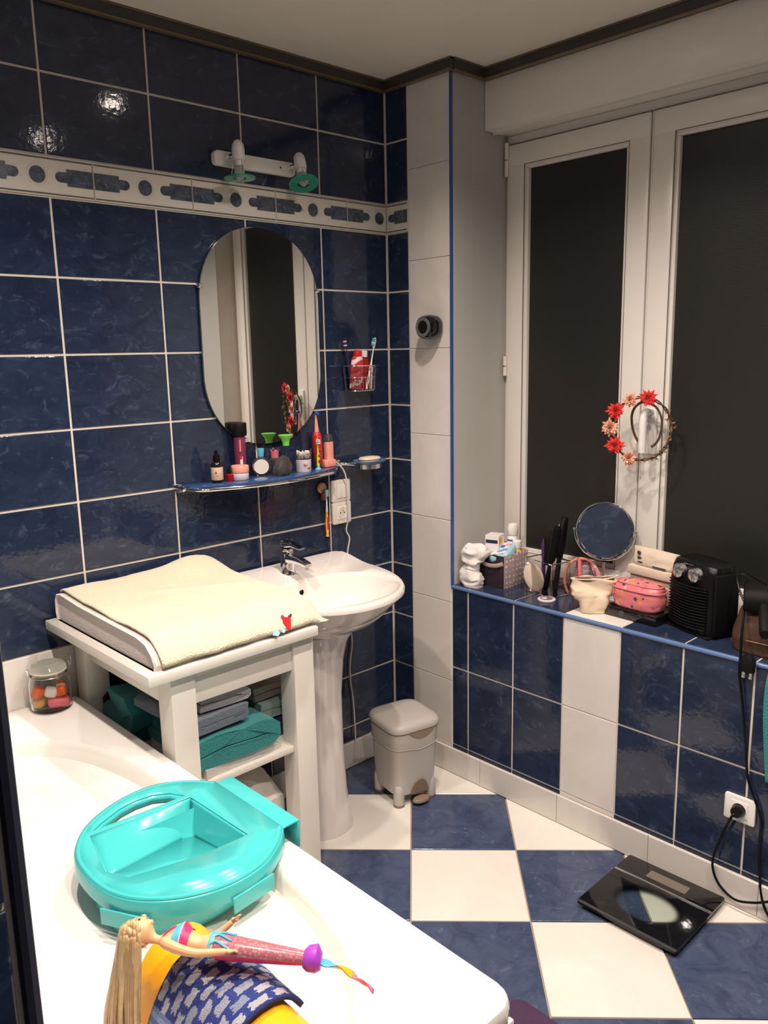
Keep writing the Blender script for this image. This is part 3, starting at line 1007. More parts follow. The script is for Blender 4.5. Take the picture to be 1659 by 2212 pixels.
# ---- swing-top jar of sweets on the far rim
jar = thing('glass_jar', 'clip-top glass jar of red, white and pink sweets on the bath rim', 'jar', (-1.372, -0.072, RIM))
g = G()
g.lathe([(0.0, 0.002), (0.044, 0.0), (0.052, 0.006), (0.055, 0.03), (0.055, 0.075), (0.050, 0.095), (0.044, 0.104), (0.045, 0.110), (0.0405, 0.110), (0.0405, 0.103), (0.047, 0.094), (0.0515, 0.074), (0.0515, 0.03), (0.048, 0.008), (0.0, 0.006)], 36)
part('jar_body', g, 'glass_clear', jar)
part('lid', G().lathe([(0.0, 0.113), (0.040, 0.112), (0.046, 0.114), (0.047, 0.121), (0.042, 0.128), (0.030, 0.130), (0.027, 0.133), (0.0, 0.133)], 36), 'glass_green', jar)
part('rubber_seal', G().lathe([(0.041, 0.1105), (0.0475, 0.1105), (0.0475, 0.1135), (0.041, 0.1135)], 30), 'off_white', jar)
g = G()
g.tube([(0.049 * cos(a), 0.049 * sin(a), 0.101) for a in [2 * pi * k / 28 for k in range(28)]], 0.0013, 6, closed=True)
for s in (-1, 1):
    g.tube(spline([(s * 0.049, -0.012, 0.100), (s * 0.056, -0.006, 0.112), (s * 0.055, 0.004, 0.124), (s * 0.049, 0.010, 0.118)], 5), 0.0013, 6)
g.tube(spline([(0.049, 0.0, 0.100), (0.062, 0.004, 0.108), (0.066, 0.006, 0.128), (0.058, 0.004, 0.140)], 5), 0.0014, 6)
part('wire_clip', g, 'steel_wire', jar)
# the sweets are things of their own, lying in the jar
def sweet(name, g, m, label, loc, rot):
    o = single(name, g, m, label, 'sweet', Vector(jar.location) + Vector(loc), rot=rot, group='sweets in the clip-top jar')
    return o
ell = lambda a, b, c: G().ball((0, 0, 0), (a, b, c), 16, 10)
sweet('sweet', G().box(-0.028, 0.028, -0.017, 0.017, -0.013, 0.013, 0.010, seg=3), 'candy_pink', 'big pink sweet at the bottom of the jar', (0.012, -0.022, 0.022), (0.1, 0.05, -0.3))
sweet('sweet', G().box(-0.020, 0.020, -0.014, 0.014, -0.012, 0.012, 0.009, seg=3), 'candy_amber', 'amber sweet at the left bottom of the jar', (-0.026, 0.010, 0.020), (0, 0.1, 0.7))
sweet('sweet', G().box(-0.017, 0.017, -0.013, 0.013, -0.015, 0.015, 0.009, seg=3), 'orange', 'orange-red sweet at the upper left of the jar', (-0.034, -0.004, 0.056), (0.2, 0.1, 0.6))
sweet('sweet', G().box(-0.016, 0.016, -0.012, 0.012, -0.014, 0.014, 0.009, seg=3), 'candy_white', 'white sweet in the middle of the jar', (-0.006, -0.020, 0.054), (0.1, 0.3, -0.4))
sweet('sweet', G().box(-0.014, 0.014, -0.012, 0.012, -0.013, 0.013, 0.008, seg=3), 'orange', 'orange-red sweet in the middle of the jar', (0.018, -0.028, 0.053), (0.1, -0.2, -0.5))
sweet('sweet', G().box(-0.013, 0.013, -0.010, 0.010, -0.012, 0.012, 0.008, seg=3), 'candy_white', 'white sweet at the right of the jar', (0.028, -0.003, 0.052), (0, 0.2, 0.5))
sweet('sweet', G().box(-0.012, 0.012, -0.010, 0.010, -0.013, 0.013, 0.008, seg=3), 'orange', 'orange-red sweet at the far right of the jar', (0.035, 0.016, 0.055), (0, 0.3, 0.9))

# ---- teal bath toy tray hooked on the rim
TZ = 0.676
tray = thing('toy_tray', 'turquoise plastic bath toy tray hooked over the tub rim', 'toy tray', (-1.47, -0.925, TZ))
def tray_out(sc=1.0):
    pts = []
    ctrl = [(0.160, 0.120), (0.115, 0.172), (0.050, 0.204), (-0.032, 0.196), (-0.112, 0.154), (-0.162, 0.086), (-0.176, 0.010), (-0.170, -0.065), (-0.140, -0.125), (-0.085, -0.172), (-0.010, -0.197), (0.065, -0.190), (0.125, -0.155), (0.160, -0.120)]
    P = [Vector((a * sc, b * sc, 0)) for a, b in ctrl]
    for i in range(len(P) - 1):
        a, b, c, d = P[max(i - 1, 0)], P[i], P[i + 1], P[min(i + 2, len(P) - 1)]
        for j in range(4):
            t = j / 4
            pts.append(0.5 * ((2 * b) + (c - a) * t + (2 * a - 5 * b + 4 * c - d) * t * t + (3 * b - a - 3 * c + d) * t ** 3))
    pts.append(P[-1])
    return [(p.x, p.y) for p in pts]
cav = [(-0.120, 0.116), (0.090, 0.104), (0.097, -0.096), (0.012, -0.092), (-0.124, -0.056), (-0.149, -0.012)]
hole = [(0.086, 0.115), (0.066, 0.148), (0.036, 0.168), (0.0, 0.172), (-0.035, 0.166), (-0.085, 0.143), (-0.110, 0.128)]
def plate_with_holes(loops, z):
    bm = bmesh.new()
    es = []
    for lp in loops:
        vs = [bm.verts.new((x, y, z)) for x, y in lp]
        for i in range(len(vs)):
            es.append(bm.edges.new((vs[i - 1], vs[i])))
    bmesh.ops.triangle_fill(bm, use_beauty=True, edges=es)
    g = G()
    g._bm(bm)
    return g
out = tray_out()
g = plate_with_holes([out, cav, hole], 0.0)
# cavity walls and floor
cz = [(-0.141, -0.006, -0.014), (0.070, 0.074, -0.062), (0.078, -0.060, -0.050), (0.010, -0.076, -0.022), (-0.112, -0.048, -0.012), (-0.140, -0.011, -0.013)]
top = [Vector((x, y, 0)) for x, y in cav]
czv = [Vector(p) for p in cz]
def patch_quad(p, q, r_, s_, n=10):
    g.grid(lambda u, v: p.lerp(q, u).lerp(s_.lerp(r_, u), v), n, n)
patch_quad(top[0], top[1], czv[1], czv[0])
patch_quad(top[1], top[2], czv[2], czv[1])
patch_quad(top[2], top[3], czv[3], czv[2], 4)
patch_quad(top[3], top[4], czv[4], czv[3], 4)
patch_quad(top[4], top[5], czv[5], czv[4], 4)
patch_quad(top[5], top[0], czv[0], czv[5], 4)
g.add(czv, [(0, 1, 2), (0, 2, 3), (0, 3, 4), (0, 4, 5)])
# outer skirt
n_out = len(out)
g.loft([[(x, y, 0) for x, y in out], [(x * 1.012, y * 1.012, -0.003) for x, y in out], [(x * 1.018, y * 1.018, -0.030) for x, y in out], [(x * 1.005, y * 1.005, -0.030) for x, y in out]], cap0=False, cap1=False)
g.loft([[(x, y, 0) for x, y in hole], [(x, y, -0.018) for x, y in hole]], cap0=False, cap1=False)
tb = part('tray_top', g, 'teal_plastic', tray)
part('rim_lip', G().tube([(x * 0.972, y * 0.972, 0.0008) for x, y in out], 0.0042, 8, flat=(1, 0.8)), 'teal_plastic', tray)
sm = tb.modifiers.new('thickness', 'SOLIDIFY')
sm.thickness = 0.0025
sm.offset = -1
g = G()
low = [(x, min(y, 0.112)) for x, y in tray_out()]
g.loft([[(x * 0.92 - 0.005, y * 0.88 - 0.018, -0.010) for x, y in low], [(x * 0.90 - 0.008, y * 0.82 - 0.024, -0.045) for x, y in low], [(x * 0.76 - 0.030, y * 0.66 - 0.03, -0.080) for x, y in low], [(x * 0.46 - 0.062, y * 0.4 - 0.035, -0.112) for x, y in low], [(x * 0.22 - 0.085, y * 0.20 - 0.035, -0.126) for x, y in low]], cap0=False)
part('bowl', g, 'teal_plastic', tray)
part('bowl_foot', G().lathe([(0.030, -0.118), (0.030, -0.131), (0.026, -0.133), (0.0, -0.133)], 20, cx=-0.088, cy=-0.035), 'teal_plastic', tray)
for (ax, ay, bx, by) in ((-0.075, -0.116, -0.008, -0.137), (0.038, -0.122, 0.098, -0.124)):
    c = Vector(((ax + bx) / 2, (ay + by) / 2, 0.0))
    d = Vector((bx - ax, by - ay, 0))
    L_ = d.length
    ang = math.atan2(d.y, d.x)
    loop = rrect(L_ + 0.024, 0.026, 0.0125, 6)
    M = Matrix.Translation(c + Vector((0, 0, 0.0009))) @ Matrix.Rotation(ang, 4, 'Z')
    part('soap_slot', G().tube([M @ Vector((x, y, 0)) for x, y in loop], 0.0017, 6, closed=True), 'teal_plastic', tray)
g = G()
g.box(0.150, 0.200, -0.122, 0.120, -0.004, 0.0005, 0.002)
g.box(0.194, 0.200, -0.122, 0.120, -0.058, 0.0, 0.002)
g.box(0.098, 0.112, -0.110, 0.108, -0.058, -0.003, 0.002)
part('rim_hook', g, 'teal_plastic', tray)
for yy in (-0.070, 0.066):
    part('support_rib', G().box(0.114, 0.196, yy, yy + 0.004, -0.0405, -0.002, 0.001), 'teal_plastic', tray)
for a_ in ((0.036, -0.2005, 0.10), (-0.162, -0.105, -1.08)):
    M = Matrix.Translation((a_[0], a_[1], -0.034)) @ Matrix.Rotation(a_[2], 4, 'Z')
    part('skirt_tab', G().box(-0.046, 0.046, -0.003, 0.001, -0.018, 0.012, 0.001, M=M), 'teal_plastic', tray)

# ---- yellow arched bath seat standing in the tub
AX, AY0, AY1, AZ = -1.612, -1.520, -1.165, 0.690
seat = thing('bath_chair', 'bright yellow arched plastic bath chair standing in the tub', 'bath chair', (AX, (AY0 + AY1) / 2, 0.212))
HL = (AY1 - AY0) / 2
def arch(hw, h, n=20, e=2.4):
    return [(hw * spow(cos(pi * k / n), 2 / e), h * spow(sin(pi * k / n), 2 / e)) for k in range(n + 1)]
H_ = AZ - 0.212
outp = arch(0.092, 0.22)
inp = arch(0.060, 0.160)
g = G()
def arch_ring(y):
    o_ = [(x, y, H_ - 0.22 + z) for x, z in outp]
    i_ = [(x, y, H_ - 0.22 + z) for x, z in reversed(inp)]
    return [(o_[0][0], y, 0.0)] + o_ + [(o_[-1][0], y, 0.0), (i_[0][0], y, 0.0)] + i_ + [(i_[-1][0], y, 0.0)]
g.loft([arch_ring(-HL), arch_ring(-HL * 0.5), arch_ring(0), arch_ring(HL * 0.5), arch_ring(HL)])
part('chair_shell', g, 'yellow_plastic', seat)
part('rolled_edge', G().tube([(x, -HL - 0.002, H_ - 0.22 + z) for x, z in [((a[0] + b[0]) / 2, (a[1] + b[1]) / 2) for a, b in zip(outp, inp)]], 0.019, 10), 'yellow_plastic', seat)
part('inner_pad', G().box(-0.056, 0.056, -HL + 0.005, HL - 0.03, 0.30, 0.385, 0.02), 'white_plastic', seat)

# ---- patterned washcloth draped over the arch
def washcloth():
    n, m = 44, 28
    def fn(u, v):
        # u runs across the arch (left low -> over the top -> right), v along it
        s = -0.190 + 0.285 * u
        y = -1.232 - 0.168 * v - 0.012 * sin(3 * u)
        # arc length to arch angle
        a = pi / 2 - s / 0.135
        a = max(-0.15, min(pi + 0.15, a))
        hw, h = 0.098, 0.226
        x = hw * spow(cos(a), 2 / 2.4)
        z = h * spow(max(sin(a), 0.0), 2 / 2.4)
        w = noise.noise(Vector((u * 4, v * 4, 0.3))) * 0.004
        lift = 0.0
        return (AX + x, y, AZ - 0.22 + z + 0.002 + w + lift)
    g = G().grid(fn, n, m)
    me = g.mesh('washcloth')
    uvl = me.uv_layers.new(name='UVMap')
    for lp in me.loops:
        i = lp.vertex_index
        uvl.data[lp.index].uv = ((i % (n + 1)) / n, (i // (n + 1)) / m)
    o = bpy.data.objects.new('washcloth', me)
    me.materials.append(MAT['washcloth_woven'])
    link(o)
    s = o.modifiers.new('thickness', 'SOLIDIFY')
    s.thickness = 0.008
    s.offset = 1
    tag(o, 'blue and grey woven washcloth draped over the yellow bath chair', 'washcloth')
washcloth()

# ---- mermaid doll lying on the washcloth, head towards the back wall
def doll():
    H0 = Vector((-1.702, -1.198, 0.752))       # crown
    dirv = Vector((0.183, -0.222, -0.022)).normalized()
    side = dirv.cross(Vector((0, 0, 1))).normalized()      # doll's one side (towards the viewer's near side)
    up = side.cross(dirv).normalized()
    # roll the figure so that its front faces up and away from the viewer
    ro = radians(30)
    side, up = side * cos(ro) + up * sin(ro), up * cos(ro) - side * sin(ro)
    Mx = Matrix(((dirv.x, side.x, up.x, H0.x), (dirv.y, side.y, up.y, H0.y), (dirv.z, side.z, up.z, H0.z), (0, 0, 0, 1)))
    root = thing('mermaid_doll', 'long-haired blond mermaid doll lying on the blue washcloth in the bath', 'doll')
    root.matrix_world = Mx
    # local frame: x along the body from crown to tail, y sideways, z up (front of the doll)
    def ring(x, y, z, ry, rz, n=20):
        ry, rz = ry * 1.18, rz * 1.18
        return [(x, y + ry * cos(2 * pi * k / n), z + rz * sin(2 * pi * k / n)) for k in range(n)]
    g = G()
    # head, neck, trunk to the waist as one surface
    prof = [(-0.002, 0, -0.004, 0.004, 0.004), (0.003, 0, -0.003, 0.011, 0.012), (0.010, 0, -0.001, 0.0150, 0.0165), (0.019, 0, 0.0, 0.0158, 0.0175), (0.028, 0, 0.001, 0.0140, 0.0160), (0.035, 0, 0.002, 0.0105, 0.0125), (0.040, 0, -0.002, 0.0065, 0.0085),
            (0.046, 0, -0.005, 0.0052, 0.0055), (0.054, 0, -0.006, 0.0055, 0.0055), (0.059, 0, -0.006, 0.012, 0.0072), (0.064, 0, -0.005, 0.0190, 0.0095), (0.070, 0, -0.003, 0.0205, 0.0120), (0.080, 0, 0.000, 0.0185, 0.0160), (0.088, 0, 0.0015, 0.0180, 0.0175), (0.096, 0, -0.001, 0.0165, 0.0135), (0.106, 0, -0.003, 0.0135, 0.0105), (0.116, 0, -0.003, 0.0128, 0.0100), (0.126, 0, -0.003, 0.0160, 0.0120), (0.136, 0, -0.003, 0.0185, 0.0140)]
    def dense(pr, k=5):
        cols = [spline([(p[0], p[i], 0) for p in pr], k) for i in range(1, 5)]
        return [(cols[0][q].x, cols[0][q].y, cols[1][q].y, cols[2][q].y, cols[3][q].y) for q in range(len(cols[0]))]
    g.loft([ring(*p, n=40) for p in dense(prof)])
    # nose, chin
    g.ball((0.0228, 0, 0.0208), (0.0046, 0.0028, 0.0046), 10, 6)
    g.ball((0.0345, 0, 0.0155), (0.0042, 0.005, 0.0042), 10, 6)
    g.ball((0.0287, 0, 0.0188), (0.0022, 0.0042, 0.0020), 10, 6)
    # ears
    for s in (-1, 1):
        g.ball((0.022, s * 0.0186, 0.002), (0.0048, 0.0024, 0.0034), 8, 6)
    # arms: shoulder, elbow, wrist, hand with five fingers
    for s, pts in ((1, [(0.066, 0.021, -0.003), (0.074, 0.027, -0.005), (0.098, 0.0335, -0.008), (0.118, 0.0335, -0.009), (0.140, 0.031, -0.006), (0.158, 0.029, -0.003)]),
                   (-1, [(0.066, -0.021, -0.003), (0.074, -0.027, -0.005), (0.098, -0.032, -0.006), (0.118, -0.033, 0.0), (0.136, -0.031, 0.014), (0.148, -0.029, 0.026)])):
        sp = spline(pts, 5)
        rr = [0.0082 - 0.0038 * i / (len(sp) - 1) for i in range(len(sp))]
        g.tube(sp, rr, 10)
        d = (sp[-1] - sp[-3]).normalized()
        sd = d.cross(Vector((0, 0, 1))).normalized()
        palm = sp[-1] + d * 0.005
        g.ball(palm, (0.0062, 0.0052, 0.0034), 10, 6)
        for q, ln in ((-1.5, 0.0075), (-0.5, 0.009), (0.5, 0.0088), (1.5, 0.007)):
            b0 = palm + d * 0.004 + sd * q * 0.0022
            g.tube([b0, b0 + d * ln * 0.55 + Vector((0, 0, 0.0006)), b0 + d * ln - Vector((0, 0, 0.0012))], [0.0014, 0.0013, 0.001], 6)
        b0 = palm + sd * s * 0.004
        g.tube([b0, b0 + sd * s * 0.003 + d * 0.003, b0 + sd * s * 0.004 + d * 0.0065], [0.0016, 0.0014, 0.0011], 6)
    body = part('body', g, 'skin_vinyl', root)
    rm = body.modifiers.new('fuse', 'REMESH')
    rm.mode = 'VOXEL'
    rm.voxel_size = 0.0007
    rm.use_smooth_shade = True
    sm_ = body.modifiers.new('soft', 'SMOOTH')
    sm_.iterations = 5
    for s in (-1, 1):
        part('eye', G().ball((0.0193, s * 0.0078, 0.0186), (0.0018, 0.0034, 0.0014), 10, 6), 'eye_brown', body)
        part('eyebrow', G().tube([(0.0150, s * 0.0040, 0.0206), (0.0146, s * 0.0075, 0.0192), (0.0158, s * 0.0108, 0.0170)], 0.0006, 5), 'hair_blond_dark', body)
    part('mouth', G().ball((0.0288, 0, 0.0203), (0.0014, 0.0040, 0.0012), 10, 6), 'lip_pink', body)
    # bikini top in bands
    def band(x0, x1, grow, m, name='top_band'):
        rs = []
        for k in range(7):
            x = x0 + (x1 - x0) * k / 6
            for q in range(len(prof) - 1):
                if prof[q][0] <= x <= prof[q + 1][0]:
                    t = (x - prof[q][0]) / (prof[q + 1][0] - prof[q][0])
                    z = prof[q][2] * (1 - t) + prof[q + 1][2] * t
                    ry = prof[q][3] * (1 - t) + prof[q + 1][3] * t
                    rz = prof[q][4] * (1 - t) + prof[q + 1][4] * t
            rs.append(ring(x, 0, z, ry + grow, rz + grow, 24))
        return part(name, G().loft(rs, cap0=False, cap1=False), m, root)
    band(0.075, 0.086, 0.0012, 'aqua')
    band(0.0855, 0.0875, 0.0016, 'lilac')
    band(0.087, 0.099, 0.0012, 'hot_pink')
    part('shoulder_strap', G().tube(spline([(0.076, -0.008, 0.0165), (0.068, -0.009, 0.0115), (0.060, -0.0075, 0.003), (0.056, -0.004, -0.009)], 5), 0.0016, 6), 'orange_yellow', root)
    part('shoulder_strap', G().tube(spline([(0.076, 0.008, 0.0165), (0.068, 0.009, 0.0115), (0.060, 0.0075, 0.003), (0.056, 0.004, -0.009)], 5), 0.0016, 6), 'hot_pink', root)
    # tail: upper scales and red lower half
    tp = [(0.130, -0.003, 0.0190, 0.0145), (0.142, -0.003, 0.0215, 0.0165), (0.160, -0.003, 0.0220, 0.0170), (0.185, -0.003, 0.0195, 0.0155), (0.215, -0.003, 0.0165, 0.0135), (0.245, -0.003, 0.0130, 0.0115), (0.268, -0.003, 0.0105, 0.0095), (0.276, -0.003, 0.0100, 0.0090)]
    def half(lo):
        rs = []
        for x, z, ry, rz in tp:
            a0, a1 = (-0.15 * pi, 1.15 * pi) if not lo else (1.13 * pi, 1.87 * pi)
            n = 16
            k_ = 1.0
            rs.append([(x, ry * k_ * cos(a0 + (a1 - a0) * k / n), z + rz * k_ * sin(a0 + (a1 - a0) * k / n)) for k in range(n + 1)])
        return rs
    tail = part('tail', G().loft(half(False), closed=True), 'tail_scales', root)
    part('tail_underside', G().loft(half(True), closed=True), 'hot_pink', tail)
    g = G()
    for k in range(5):
        a = pi * (0.1 + 0.2 * k)
        g.tube(spline([(0.131, 0.0200 * cos(a), -0.003 + 0.0158 * sin(a)), (0.140, 0.0220 * cos(a + 0.25), -0.003 + 0.0176 * sin(a + 0.25)), (0.152, 0.0226 * cos(a), -0.003 + 0.0178 * sin(a)), (0.162, 0.0225 * cos(a - 0.2), -0.003 + 0.0178 * sin(a - 0.2))], 4), [0.0028 - 0.0014 * i / 12 for i in range(13)], 6)
    g.tube([(0.131, 0.0196 * cos(2 * pi * k / 28), -0.003 + 0.0152 * sin(2 * pi * k / 28)) for k in range(28)], 0.0030, 7, closed=True)
    part('coral_belt', g, 'aqua', root)
    cuff = part('fin_cuff', G().loft([ring(0.266, 0, -0.003, 0.0115, 0.0105), ring(0.272, 0, -0.002, 0.0150, 0.0150), ring(0.284, 0, -0.001, 0.0155, 0.0165), ring(0.291, 0, -0.004, 0.0105, 0.0100)]), 'purple', root)
    # fin: thin ruffled leaf in colour bands, drooping
    def fin(u0, u1, m):
        def fn(u, v):
            t = u0 + (u1 - u0) * u
            w = 0.0125 * (1 - 0.75 * t) * (0.55 + 1.2 * t * (1 - t))
            y = (v - 0.5) * 2 * w
            return (0.287 + 0.082 * t, y - 0.010 * t, -0.004 - 0.030 * t * t + 0.003 * sin(14 * t + 3 * v))
        o = part('fin_band', G().grid(fn, 8, 8), m, cuff)
        s = o.modifiers.new('t', 'SOLIDIFY')
        s.thickness = 0.0022
    fin(0.0, 0.34, 'aqua')
    fin(0.34, 0.62, 'orange_yellow')
    fin(0.60, 1.0, 'fin_pink')
    # hair: scalp cap plus long locks hanging over the edge of the seat towards the viewer
    g = G()
    HX, HY, HZ = 0.0225, 0.0202, 0.0222
    hc = Vector((0.0175, 0, -0.0005))
    nv, nu = 24, 40
    def hp(i, j):
        th, ph = pi * i / nv, 2 * pi * j / nu
        return hc + Vector((-HX * cos(th), HY * sin(th) * cos(ph), HZ * sin(th) * sin(ph)))
    vs = [hp(i, j) for i in range(nv + 1) for j in range(nu)]
    fs = []
    for i in range(nv):
        for j in range(nu):
            ids = (i * nu + j, i * nu + (j + 1) % nu, (i + 1) * nu + (j + 1) % nu, (i + 1) * nu + j)
            c = sum((vs[q] for q in ids), Vector()) / 4 - hc
            # keep crown and back of the head, leave the face free
            if c.x * 0.75 + c.z * 1.0 < 0.0015 + 0.30 * abs(c.y) * (1 if c.x < 0 else -1) and c.x < 0.017:
                fs.append(ids)
    g.add(vs, fs)
    scalp = part('scalp_hair', g, 'hair_blond', root)
    so = scalp.modifiers.new('t', 'SOLIDIFY')
    so.thickness = 0.0016
    inv = Mx.inverted()
    rnd = random.Random(4)
    NL = 90
    for k in range(NL):
        t = k / (NL - 1)
        th = pi * (0.10 + 0.55 * t)
        ph = rnd.uniform(-0.48, 0.20) * pi
        st = hc + Vector((-HX * cos(th), HY * sin(th) * cos(ph), HZ * sin(th) * sin(ph))) * 1.02
        w0 = Mx @ st
        crown = Mx @ (hc + Vector((-HX * 0.98 * cos(0.2 + 0.9 * t), 0.006, HZ * 0.75 * sin(0.5 + 0.5 * t))))
        end = Vector((-1.742 + 0.030 * t + rnd.uniform(-0.004, 0.002), -1.182 - 0.056 * t + rnd.uniform(-0.006, 0.006), 0.556 + rnd.uniform(-0.012, 0.012)))
        mid1 = w0.lerp(end, 0.20) + Vector((-0.006, -0.007, 0.004 + rnd.uniform(-0.003, 0.003)))
        mid2 = w0.lerp(end, 0.6) + Vector((rnd.uniform(-0.005, 0.002) - 0.006, rnd.uniform(-0.005, 0.005) - 0.004, rnd.uniform(-0.004, 0.006)))
        pts_ = [w0, w0 + Vector((-0.004, -0.006, 0.0035)), mid1, mid2, end]
        sp = spline(pts_, 7)
        rr = [0.0020 + 0.0015 * sin(pi * min(1, i / (len(sp) - 1) * 1.1)) for i in range(len(sp))]
        rr[-1] = 0.0008
        rr[0], rr[1], rr[2] = 0.0005, 0.0011, 0.0017
        part('hair_lock', G().tube([inv @ p for p in sp], rr, 8), 'hair_blond' if k % 3 else 'hair_blond_dark', scalp)
    return root
doll()

# ---- small pale box in the near left of the tub
cube = single('bath_toy_box', G().box(-0.035, 0.035, -0.05, 0.05, 0.0, 0.06, 0.004), 'pale_pink', 'pale pink box lying in the near left of the tub', 'box', (-1.665, -0.725, 0.216), 0.75)
single('bath_toy_block', G().box(-0.02, 0.02, -0.045, 0.045, 0.0, 0.08, 0.004), 'salmon', 'salmon-coloured block beside the wall edge in the tub', 'toy block', (-1.675, -0.625, 0.222), 0.3)

# ================================================================== CHANGING TABLE
TT = 0.865
tab = thing('changing_table', 'white painted changing table with open shelves between bath and basin', 'table', (-1.085, -0.304, 0))
tx0, tx1, ty0, ty1 = -0.260, 0.231, -0.298, 0.294
part('table_top', G().box(tx0, tx1, ty0, ty1, TT - 0.026, TT, 0.003), 'wood_white', tab)
lx0, lx1 = -0.194, 0.231
lw = 0.066
for a, b in ((lx0, ty0 + 0.025), (lx1 - lw, ty0 + 0.025), (lx0, ty1 - 0.02 - lw), (lx1 - lw, ty1 - 0.02 - lw)):
    part('leg', G().box(a, a + lw, b, b + lw, 0.0, TT - 0.026, 0.003), 'wood_white', tab)
for (a, b, c, d) in ((lx0 + lw, lx1 - lw, ty0 + 0.035, ty0 + 0.055), (lx0 + lw, lx1 - lw, ty1 - 0.06, ty1 - 0.04), (lx0 + 0.012, lx0 + 0.032, ty0 + 0.025 + lw, ty1 - 0.02 - lw), (lx1 - 0.032, lx1 - 0.012, ty0 + 0.025 + lw, ty1 - 0.02 - lw)):
    part('apron', G().box(a, b, c, d, 0.750, TT - 0.026, 0.002), 'wood_white', tab)
part('apron_bead', G().box(lx0 + lw, lx1 - lw, ty0 + 0.029, ty0 + 0.036, TT - 0.045, TT - 0.0265, 0.002), 'wood_white', tab)
for z in (0.532, 0.20):
    part('shelf', G().box(lx0 + 0.004, lx1 - 0.004, ty0 + 0.040, ty1 - 0.03, z - 0.018, z, 0.002), 'wood_white', tab)

# ---- wedge pad and cream towel
pad = thing('changing_pad', 'thick white terry changing pad lying on the table', 'changing pad', (-1.068, -0.30, TT))
def pad_ring(x, k):
    prof = [(0.275, 0.0), (0.281, 0.02), (0.279, 0.055), (0.268, 0.073), (0.240, 0.078), (0.12, 0.070), (-0.08, 0.066), (-0.20, 0.064), (-0.245, 0.056), (-0.272, 0.036), (-0.284, 0.014), (-0.280, 0.0)]
    return [(x, y * k, z * (0.5 + 0.5 * k)) for y, z in prof]
part('pad_body', G().loft([pad_ring(-0.244, 0.97), pad_ring(-0.250, 0.985), pad_ring(-0.246, 1.0), pad_ring(-0.1, 1.0), pad_ring(0.1, 1.0), pad_ring(0.205, 1.0), pad_ring(0.211, 0.985)]), 'terry_white', pad)
part('pad_hem', G().box(-0.235, -0.15, -0.283, -0.262, 0.0003, 0.006, 0.001), 'towel_cream', pad)
def towel_top():
    n, m = 60, 60
    prof = [(0.272, 0.072), (0.24, 0.083), (0.12, 0.0745), (-0.08, 0.0705), (-0.20, 0.0690), (-0.240, 0.0630), (-0.268, 0.0450), (-0.290, 0.0220), (-0.2945, 0.0085)]
    P = spline([(0, a, b) for a, b in prof], 10)
    cum = [0]
    for i in range(1, len(P)):
        cum.append(cum[-1] + (P[i] - P[i - 1]).length)
    def fn(u, v):
        s = v * cum[-1]
        for i in range(1, len(P)):
            if cum[i] >= s - 1e-9:
                t = (s - cum[i - 1]) / max(cum[i] - cum[i - 1], 1e-9)
                q = P[i - 1].lerp(P[i], t)
                break
        x = -0.236 + 0.490 * u
        edge = min(1.0, (1 - v) * 8)
        z = q.z
        y = q.y
        # soft rumples; the back right corner humps up
        z += edge * (0.0045 * noise.noise(Vector((x * 9, y * 9, 1.0))) + 0.0035)
        hump = math.exp(-(((x - 0.155) / 0.08) ** 2 + ((y - 0.25) / 0.10) ** 2))
        z += 0.026 * hump
        y -= 0.010 * hump
        # a long crease through the middle
        d = (y - 0.02) + 0.45 * (x - 0.05)
        z += 0.004 * math.exp(-(d / 0.02) ** 2) * edge * (1 if -0.06 < x < 0.17 else 0.2)
        # the right side sags over the pad edge
        if u > 0.9:
            z -= 0.050 * ((u - 0.9) / 0.1) ** 2
        # scalloped lower hem
        if v > 0.93:
            z += 0.0035 * noise.noise(Vector((x * 16, 0, 5))) + 0.002
            y += 0.006 * noise.noise(Vector((x * 14, 3, 5))) 
        y = max(y, -0.302)
        return (x, y, max(z, 0.0045))
    g = G().grid(fn, n, m)
    g.disp(0.0009, 120, 3.0)
    o = single('bath_towel', g, 'towel_cream', 'pale yellow terry towel spread over the changing pad', 'towel', (-1.068, -0.30, TT))
    s = o.modifiers.new('thickness', 'SOLIDIFY')
    s.thickness = 0.004
    s.offset = 0
    # embroidered red bird shape and mint hem shapes at the front
    def patch(name, pts, x0, z0, m, dy):
        M = frameM((x0, dy, z0), X, Vector((0, 0.42, 0.91)).normalized(), Vector((0, -0.91, 0.42)).normalized())
        part(name, G().prism(pts, 0.0, 0.003, M=M), m, o, False, 'small embroidered patch')
    patch('applique', [(-0.008, 0.018), (-0.011, 0.026), (-0.006, 0.030), (-0.002, 0.022), (0.008, 0.019), (0.012, 0.024), (0.016, 0.018), (0.013, 0.008), (0.008, -0.008), (0.002, -0.014), (-0.006, -0.006), (-0.011, 0.008)], 0.118, 0.024, 'red_plastic', -0.2945)
    patch('applique', [(-0.014, 0.0), (-0.006, 0.012), (0.002, 0.010), (0.008, 0.0), (0.0, -0.006)], 0.080, 0.012, 'aqua_pale', -0.302)
    patch('applique', [(-0.006, 0.0), (-0.002, 0.007), (0.004, 0.006), (0.006, 0.0), (0.0, -0.004)], 0.100, 0.013, 'aqua_pale', -0.3015)
    patch('applique', [(0.0, 0.0), (0.004, 0.005), (0.008, 0.001), (0.005, -0.004)], 0.130, 0.045, 'dark_grey', -0.2885)
towel_top()

